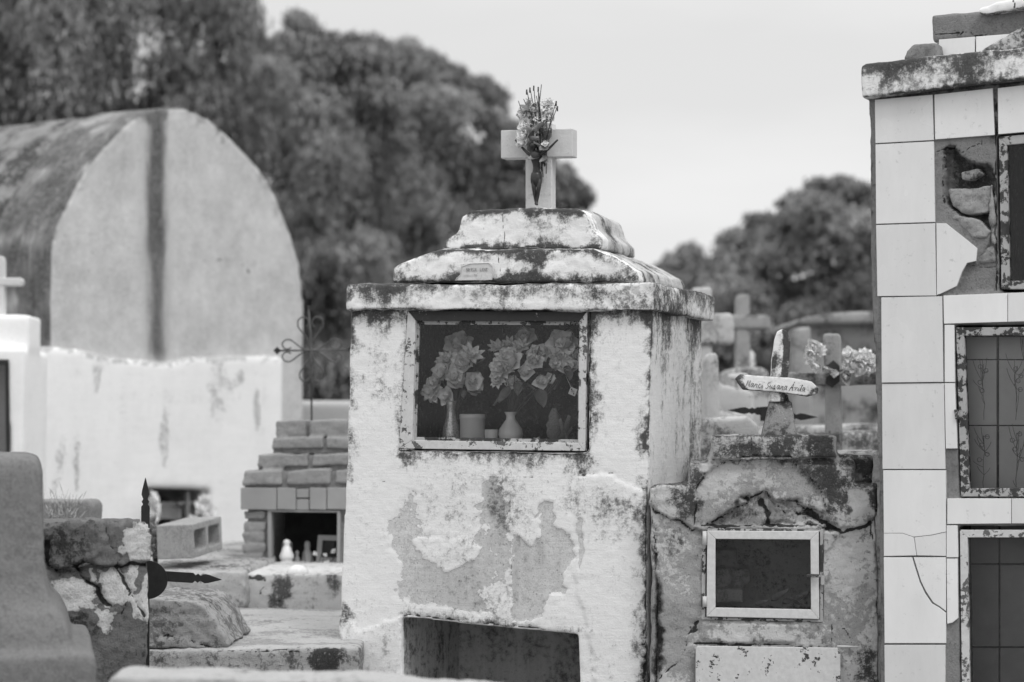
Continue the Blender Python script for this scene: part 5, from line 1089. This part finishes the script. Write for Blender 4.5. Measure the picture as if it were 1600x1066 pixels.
# boulder and long slab
FO = Frame(235, 8.0, 0)
t = thing('mortar_boulder', 'lichen covered sloping lump of mortar on the long slab beside the peeling pillar', 'rock', FO)
g = G(); g.prism(FO.poly([(200, 1016), (200, 936), (232, 933), (300, 937), (318, 944), (338, 968), (352, 995), (360, 1006), (350, 1016)], 0), 0, .5)
def bro(co, nr, A): A['mold_shade'] += .30 + .45 * fbm(co, 8, 4, 131); A['bare'] += .45 + .3 * fbm(co, 5, 3, 6)
rough('boulder_body', g, M['rock'], t, FO, .007, [], [('line', 'crack', [(233, 1002), (270, 998), (300, 1003), (330, 1014)], dict(w=0.0087, s=1., dp=-.008))], .022, 6, bro, 131, .02, 5)
t = thing('long_grave_slab', 'long flat streaked grave slab running behind the boulder to the white tomb', 'grave', FO)
z1 = FO.uz(300, 1013)[1]; g = G(); g.box(FO.uz(150, 1013)[0], FO.uz(560, 1013)[0], -.02, 1.25, 0, z1)
g.taper((FO.uz(150, 1013)[0], FO.uz(560, 1013)[0], .25, 1.25), (FO.uz(260, 1013)[0], FO.uz(560, 1013)[0], .9, 1.25), z1 - .01, z1 + .03)
def bls(co, nr, A):
    u, v, z = co.T; tp = sst(nr[:, 2], .6, .9); A['mold_shade'] += .22 * (1 - tp) + .10 + .25 * fbm(co * [.6, 2.5, 2], 6, 4, 132); A['bare'] += .45 + .5 * fbm(co * [.5, 2.5, 1], 4, 3, 6)
rough('slab_body', g, M['slab'], t, FO, .010, [], [('blob', 'mold_shade', [(510, 1030)], dict(r=(.06, .05), s=.7)), ('line', 'crack', [(340, 1016), (400, 1018), (470, 1020)], dict(w=0.0087, s=.9))], .016, 5, bls, 133, .01)
# near slab along the bottom
FF = Frame(500, 5.6, -2)
t = thing('near_ledge', 'out of focus pale stone ledge along the bottom edge in the foreground', 'ledge', FF)
g = G(); g.prism([(FF.uz(165, 0)[0], .5), (FF.uz(860, 0)[0], .5), FF.uz(862, 1093), FF.uz(800, 1084), FF.uz(720, 1080), FF.uz(640, 1070), FF.uz(540, 1064), FF.uz(300, 1058), FF.uz(180, 1058), FF.uz(166, 1070)], 0, .22)
g.box(FF.uz(175, 0)[0], FF.uz(850, 0)[0], .02, .2, 0, .6)
def bnl(co, nr, A): A['mold_shade'] += .14 + .35 * fbm(co, 6, 4, 141); A['bare'] += .35 + .4 * fbm(co, 5, 3, 6)
rough('ledge_body', g, M['slab'], t, FF, .006, [], [], .014, 9, bnl, 142)

# ============================================================ graves behind, right of centre
def bx(name, label, cat, Y, parts, mat='lpaint', vox=.014, group=None, th=0, extra=0.):
    """parts: (part name, [(px,py)..], v0, v1) ; last two points at py>=1500 drop to the ground"""
    F = Frame(1100, Y, th); t = thing(name, label, cat, F, group)
    for i, (pn, pts, v0, v1) in enumerate(parts):
        g = G(); g.prism([(F.uz(x, 900, v0)[0], 0) if y >= 1500 else F.uz(x, y, v0) for x, y in pts], v0, v1)
        def b(co, nr, A): A['mold_shade'] += .34 + .8 * fbm(co, 7, 4, i + 3) + extra + .15 * sst(nr[:, 2], .5, .9); A['bare'] += .3 + .3 * fbm(co, 3, 3, 4)
        rough(pn, g, M[mat], t, F, vox, [], [], .005, 6, b, 150 + i + int(Y))
    return t, F
bx('cross', 'broad pale cement cross half hidden behind the white tomb', 'cross', 12.5, [('upright', [(1082, 448), (1113, 448), (1114, 700), (1082, 700)], 0, .16), ('crossbeam', [(1060, 492), (1146, 488), (1148, 538), (1060, 541)], -.02, .20)], 'lpaint')
bx('cross', 'plain grey cement cross with square arms beyond the inscribed cross', 'cross', 13.6, [('upright', [(1150, 460), (1172, 458), (1174, 600), (1175, 700), (1150, 700)], 0, .12), ('crossbeam', [(1115, 492), (1203, 491), (1205, 514), (1115, 515)], -.015, .135)], 'cement2')
bx('gravestone', 'small rounded white gravestone beside the plain grey cross', 'gravestone', 14.5, [('stone_body', [(1172, 545), (1180, 552), (1182, 620), (1165, 620), (1165, 545)], 0, .1)], 'lime')
bx('grave', 'low white rounded grave mound below the plain grey cross', 'grave', 12.2, [('grave_body', [(1132, 584), (1145, 575), (1190, 573), (1202, 580), (1203, 1500), (1132, 1500)], 0, .5)], 'lpaint')
bx('grave', 'stepped pale grave with blocky kerbs just right of the white tomb', 'grave', 11.2, [('grave_body', [(1085, 575), (1118, 572), (1125, 600), (1178, 612), (1180, 650), (1190, 1500), (1085, 1500)], 0, .5), ('kerb', [(1085, 622), (1124, 620), (1128, 646), (1176, 640), (1176, 1500), (1085, 1500)], -.12, 0)], 'lpaint')
bx('grave', 'long low white plastered grave just behind the small cracked tomb', 'grave', 9.4, [('grave_body', [(1060, 658), (1100, 655), (1168, 650), (1186, 664), (1190, 1500), (1060, 1500)], 0, .5)], 'lpaint')
bx('grave', 'low light grey grave with a white ledge beneath the garlanded cross', 'grave', 11.0, [('grave_body', [(1175, 682), (1200, 668), (1300, 664), (1390, 662), (1400, 1500), (1175, 1500)], 0, .6)], 'lpaint')
bx('gravestone', 'thick grey upright gravestone pier beside the slab roofed tomb', 'gravestone', 13.0, [('stone_body', [(1238, 512), (1268, 510), (1270, 600), (1272, 1500), (1240, 1500)], 0, .25)], 'cement2')
bx('slab_roofed_tomb', 'wide grey tomb with a shallow domed slab roof behind the garlanded cross', 'tomb', 14.2, [('wall', [(1262, 506), (1420, 506), (1420, 1500), (1262, 1500)], 0, 1.2), ('roof', [(1248, 503), (1254, 496), (1290, 489), (1340, 486), (1430, 485), (1430, 506), (1250, 507)], -.12, 1.3)], 'cement2')
bx('grave', 'bright white kerb grave between the garlanded cross and the tiled tomb', 'grave', 10.2, [('grave_body', [(1316, 675), (1364, 673), (1400, 672), (1405, 1500), (1316, 1500)], 0, .25)], 'lpaint')
bx('grave', 'flat white ledge immediately behind the small cracked tomb', 'grave', 9.0, [('grave_body', [(1290, 706), (1390, 704), (1395, 1500), (1290, 1500)], 0, .35)], 'lpaint')
bx('gravestone', 'narrow white gravestone nearest the right side of the white tomb', 'gravestone', 10.6, [('stone_body', [(1100, 560), (1104, 552), (1120, 551), (1124, 560), (1125, 700), (1100, 700)], 0, .12)], 'lpaint')
bx('cross', 'tiny white cross low between the stepped grave and the pedestal', 'cross', 11.8, [('upright', [(1150, 566), (1157, 566), (1158, 640), (1150, 640)], 0, .05), ('crossbeam', [(1139, 584), (1169, 583), (1169, 592), (1139, 593)], -.01, .06)], 'plat', .007)
# garlanded cross
t, FH = bx('cross', 'stout grey cement cross wrapped with a garland of pale cloth flowers', 'cross', 9.8, [('upright', [(1286, 524), (1288, 521), (1311, 521), (1313, 530), (1315, 706), (1290, 706)], 0, .09), ('crossbeam', [(1231, 580), (1250, 582), (1285, 582), (1376, 580), (1376, 600), (1285, 604), (1231, 598)], -.01, .10)], 'cement2', .007, None, 10)
G().prism(FH.poly([(1290, 600), (1291, 572), (1302, 563), (1312, 572), (1312, 596), (1300, 606)], -.02), -.014, -.010).obj('plaque', M['dark'], t)
B = thing('flower_garland', 'garland of pale cloth flowers draped over the arms of the stout grey cross', 'garland', FH)
fl = [(1272, 540, 10), (1268, 552, 10), (1280, 548, 9), (1270, 564, 9), (1276, 572, 8), (1328, 556, 11), (1340, 562, 11), (1352, 560, 12), (1362, 566, 10), (1332, 572, 11), (1346, 578, 11), (1322, 576, 9), (1320, 590, 8), (1358, 580, 9), (1370, 572, 9), (1290, 578, 6), (1303, 584, 6)]
for px, py, r in fl: inst(FL[(random.choice(['lily', 'carnation', 'lily']), 'petal')], 'blossom', B, FH.at(px, py, -.05), r * .0026 * 1.35, (random.uniform(-.6, .6), -1, random.uniform(-.2, .7)), random.random() * 6)
g = G(); g.tube([FH.at(x, y, -.03) for x, y in ((1272, 545), (1276, 568), (1290, 582), (1305, 584), (1320, 576), (1345, 574), (1368, 572))], .004, 6); g.obj('vine', M['stem'], B)
for x, y, L_, dx, dy in ((1318, 582, 26, .2, 1), (1284, 575, 20, .8, .4), (1300, 582, 18, -.6, .6), (1330, 580, 22, -.2, 1)): leaf_at(LEAF, B, FH.at(x, y, -.055), L_ * .0026, (dx, -.2, -dy), .4)

# ============================================================ trees
def in_poly(x, y, P):
    c = False; n = len(P)
    for i in range(n):
        x0, y0 = P[i]; x1, y1 = P[(i + 1) % n]
        if (y0 > y) != (y1 > y) and x < (x1 - x0) * (y - y0) / (y1 - y0) + x0: c = not c
    return c
def tree(name, label, poly, Y, mat, n_cl, n_leaf, rr_, lsz, droop, thick, trunk, seed, group=None, holes=()):
    rg = np.random.default_rng(seed); t = thing(name, label, 'tree', loc=Vector((at(trunk, 660, Y + thick * .5).x, Y + thick * .5, 0)), group=group); o = np.array(t.location)
    xs = [p[0] for p in poly]; ys = [p[1] for p in poly]; cl = []
    k = Y / FPX
    while len(cl) < n_cl:
        x, y = rg.uniform(min(xs), max(xs)), rg.uniform(min(ys), max(ys)); r = rg.uniform(*rr_) / k   # pixels
        if not in_poly(x, y, poly) or any(math.dist((x, y), h_[:2]) < h_[2] + r * .55 for h_ in holes): continue
        dmin = min(math.dist((x, y), poly[i]) if False else float(seg_dist(np.array([[x, y]]), [poly[i], poly[(i + 1) % len(poly)]])[0]) for i in range(len(poly)))
        r = min(r, dmin * .9 + 10)
        if r < .3 * rr_[0] / k: continue
        edge = min(1, dmin * k / (thick * .35)); dv = rg.uniform(-1, 1) * thick * .5 * (.25 + .75 * edge) + thick * .5
        cl.append((np.array(at(x, y, Y + dv)), r * k))
    for _ in range(n_cl // 2):
        i_ = int(rg.integers(len(poly))); a_, b_ = poly[i_], poly[(i_ + 1) % len(poly)]; t_ = rg.random(); x, y = a_[0] + (b_[0] - a_[0]) * t_, a_[1] + (b_[1] - a_[1]) * t_
        if y > 450 or y < -60 or x < -60: continue
        r = rg.uniform(*rr_) * rg.uniform(.16, .62) / k; mx_, my_ = sum(xs) / len(xs), max(y + 150, 250); dd = math.hypot(mx_ - x, my_ - y); q_ = r * rg.uniform(-.2, 1.3) + 6; x += (mx_ - x) / dd * q_; y += (my_ - y) / dd * q_
        if any(math.dist((x, y), h_[:2]) < h_[2] + r * .55 for h_ in holes): continue
        cl.append((np.array(at(x, y, Y + thick * .5 + rg.uniform(-.2, .2))), r * k))
    Q = []; K = 12
    for c, r in cl:
        n = int(n_leaf * 3.0 * (r / rr_[1]) ** 2 / K) + 8
        d = rg.normal(size=(n, 3)); d /= np.linalg.norm(d, axis=1)[:, None]; d[:, 2] = np.where(rg.random(n) < .25, -abs(d[:, 2]), abs(d[:, 2]))
        p0 = c + d * (r * rg.uniform(.35, 1.0, n) ** .6)[:, None] * [1, 1, .8]
        sl_ = r * np.clip(rg.gamma(3., .25, n), .2, 2.) * (.35 + .55 * droop); s = (np.arange(K) / (K - 1))[None, :, None]
        hd = d * [1, 1, 0] * (.6 - .3 * min(droop, 1)) + rg.normal(size=(n, 3)) * .14
        path = p0[:, None, :] + hd[:, None, :] * s * sl_[:, None, None] + np.array([0, 0, 1.]) * (s * (.5 - .38 * min(droop, 1)) - s * s * (.35 + .95 * droop)) * sl_[:, None, None]
        p = (path + rg.normal(size=path.shape) * .022).reshape(-1, 3); m_ = len(p)
        ax = rg.normal(size=(m_, 3)) * .55 + np.repeat(hd, K, 0) * .8; ax[:, 2] -= droop * 1.3 + .15; ax /= np.linalg.norm(ax, axis=1)[:, None]
        b = np.cross(ax, rg.normal(size=(m_, 3))); b /= np.linalg.norm(b, axis=1)[:, None]
        Ls = lsz[0] * .46 * rg.uniform(.6, 1.4, m_)[:, None]; Ws = lsz[1] * .6 * rg.uniform(.6, 1.4, m_)[:, None]
        Q.append(np.stack([p - ax * Ls - b * Ws * .3, p - b * Ws, p + ax * Ls + b * Ws * .3, p + b * Ws], 1))
    Q = np.concatenate(Q) - o
    quads('crown', Q, M[mat], t)
    g = G(); zt = max(c[2] for c, r in cl); base = Vector((0, 0, 0)); fork = Vector((0, 0, min(1.8, zt * .35)))
    g.tube([base, fork * .5 + Vector((.05, 0, 0)), fork], [.28, .22, .18], 10)
    for c, r in [cl[i] for i in rg.permutation(len(cl))[:26]]:
        e = Vector(c - o); m = fork.lerp(e, .5) + Vector(rg.normal(size=3) * .25) + Vector((0, 0, .2)); g.tube([fork, fork.lerp(m, .5) + Vector(rg.normal(size=3) * .1), m, e], [.13, .09, .06, .015], 6)
    g.obj('trunk', M['bark'], t, True); return t
GT = 'trees behind the graves'
pA = [(-150, -150), (372, -150), (378, 0), (380, 45), (388, 100), (398, 180), (400, 420), (-150, 420)]
tree('weeping_tree', 'huge weeping tree filling the upper left corner behind the mausoleum', pA, 24, 'leafA', 105, 1187, (.30, .62), (.10, .020), 1.2, 3.5, 150, 201, GT, [(225, 60, 22), (8, 172, 20), (238, 75, 16)])
pB = [(372, 75), (396, 52), (420, 55), (440, 62), (452, 36), (466, 24), (482, 28), (495, 45), (502, 62), (515, 50), (545, 48), (560, 64), (582, 66), (602, 62), (612, 200), (620, 400), (622, 720), (380, 720), (384, 300)]
tree('pepper_tree', 'dense drooping pepper tree between the mausoleum and the white tomb', pB, 28, 'leafB', 105, 1125, (.28, .55), (.085, .022), .9, 3.0, 500, 202, GT)
pB2 = [(560, 90), (580, 66), (605, 62), (640, 60), (660, 78), (690, 104), (705, 94), (718, 100), (722, 128), (745, 130), (752, 150), (758, 126), (772, 135), (772, 170), (766, 212), (748, 236), (738, 270), (742, 310), (768, 345), (785, 440), (790, 720), (560, 720), (550, 300)]
tree('pepper_tree', 'dense drooping pepper tree directly behind the stepped roof and pale cross', pB2, 30, 'leafB', 105, 1125, (.28, .55), (.085, .022), .8, 3.0, 680, 203, GT)
pB3 = [(742, 238), (775, 200), (800, 182), (830, 180), (852, 205), (862, 240), (880, 250), (895, 285), (915, 292), (925, 315), (900, 330), (860, 330), (830, 345), (790, 345), (744, 320)]
tree('sparse_tree', 'thin sparse tree whose twigs show around the pale cross', pB3, 32, 'leafB', 44, 330, (.16, .34), (.08, .024), .5, 1.2, 850, 204, GT)
pC = [(1136, 402), (1142, 366), (1170, 346), (1192, 342), (1216, 362), (1232, 334), (1242, 306), (1275, 284), (1312, 280), (1350, 285), (1430, 292), (1430, 720), (1070, 720), (1076, 500), (1100, 440)]
tree('broad_tree', 'broad leafy tree behind the garlanded cross, beside the tiled tomb', pC, 26, 'leafC', 105, 1000, (.22, .46), (.06, .026), .3, 3.0, 1280, 205, GT)
pD = [(1020, 412), (1040, 394), (1062, 402), (1074, 386), (1090, 392), (1112, 404), (1150, 408), (1160, 480), (1150, 560), (1020, 560)]
tree('distant_tree', 'low distant tree just right of the stepped tomb roof', pD, 42, 'leafB', 60, 500, (.3, .5), (.09, .03), .3, 3.0, 1080, 206, GT)
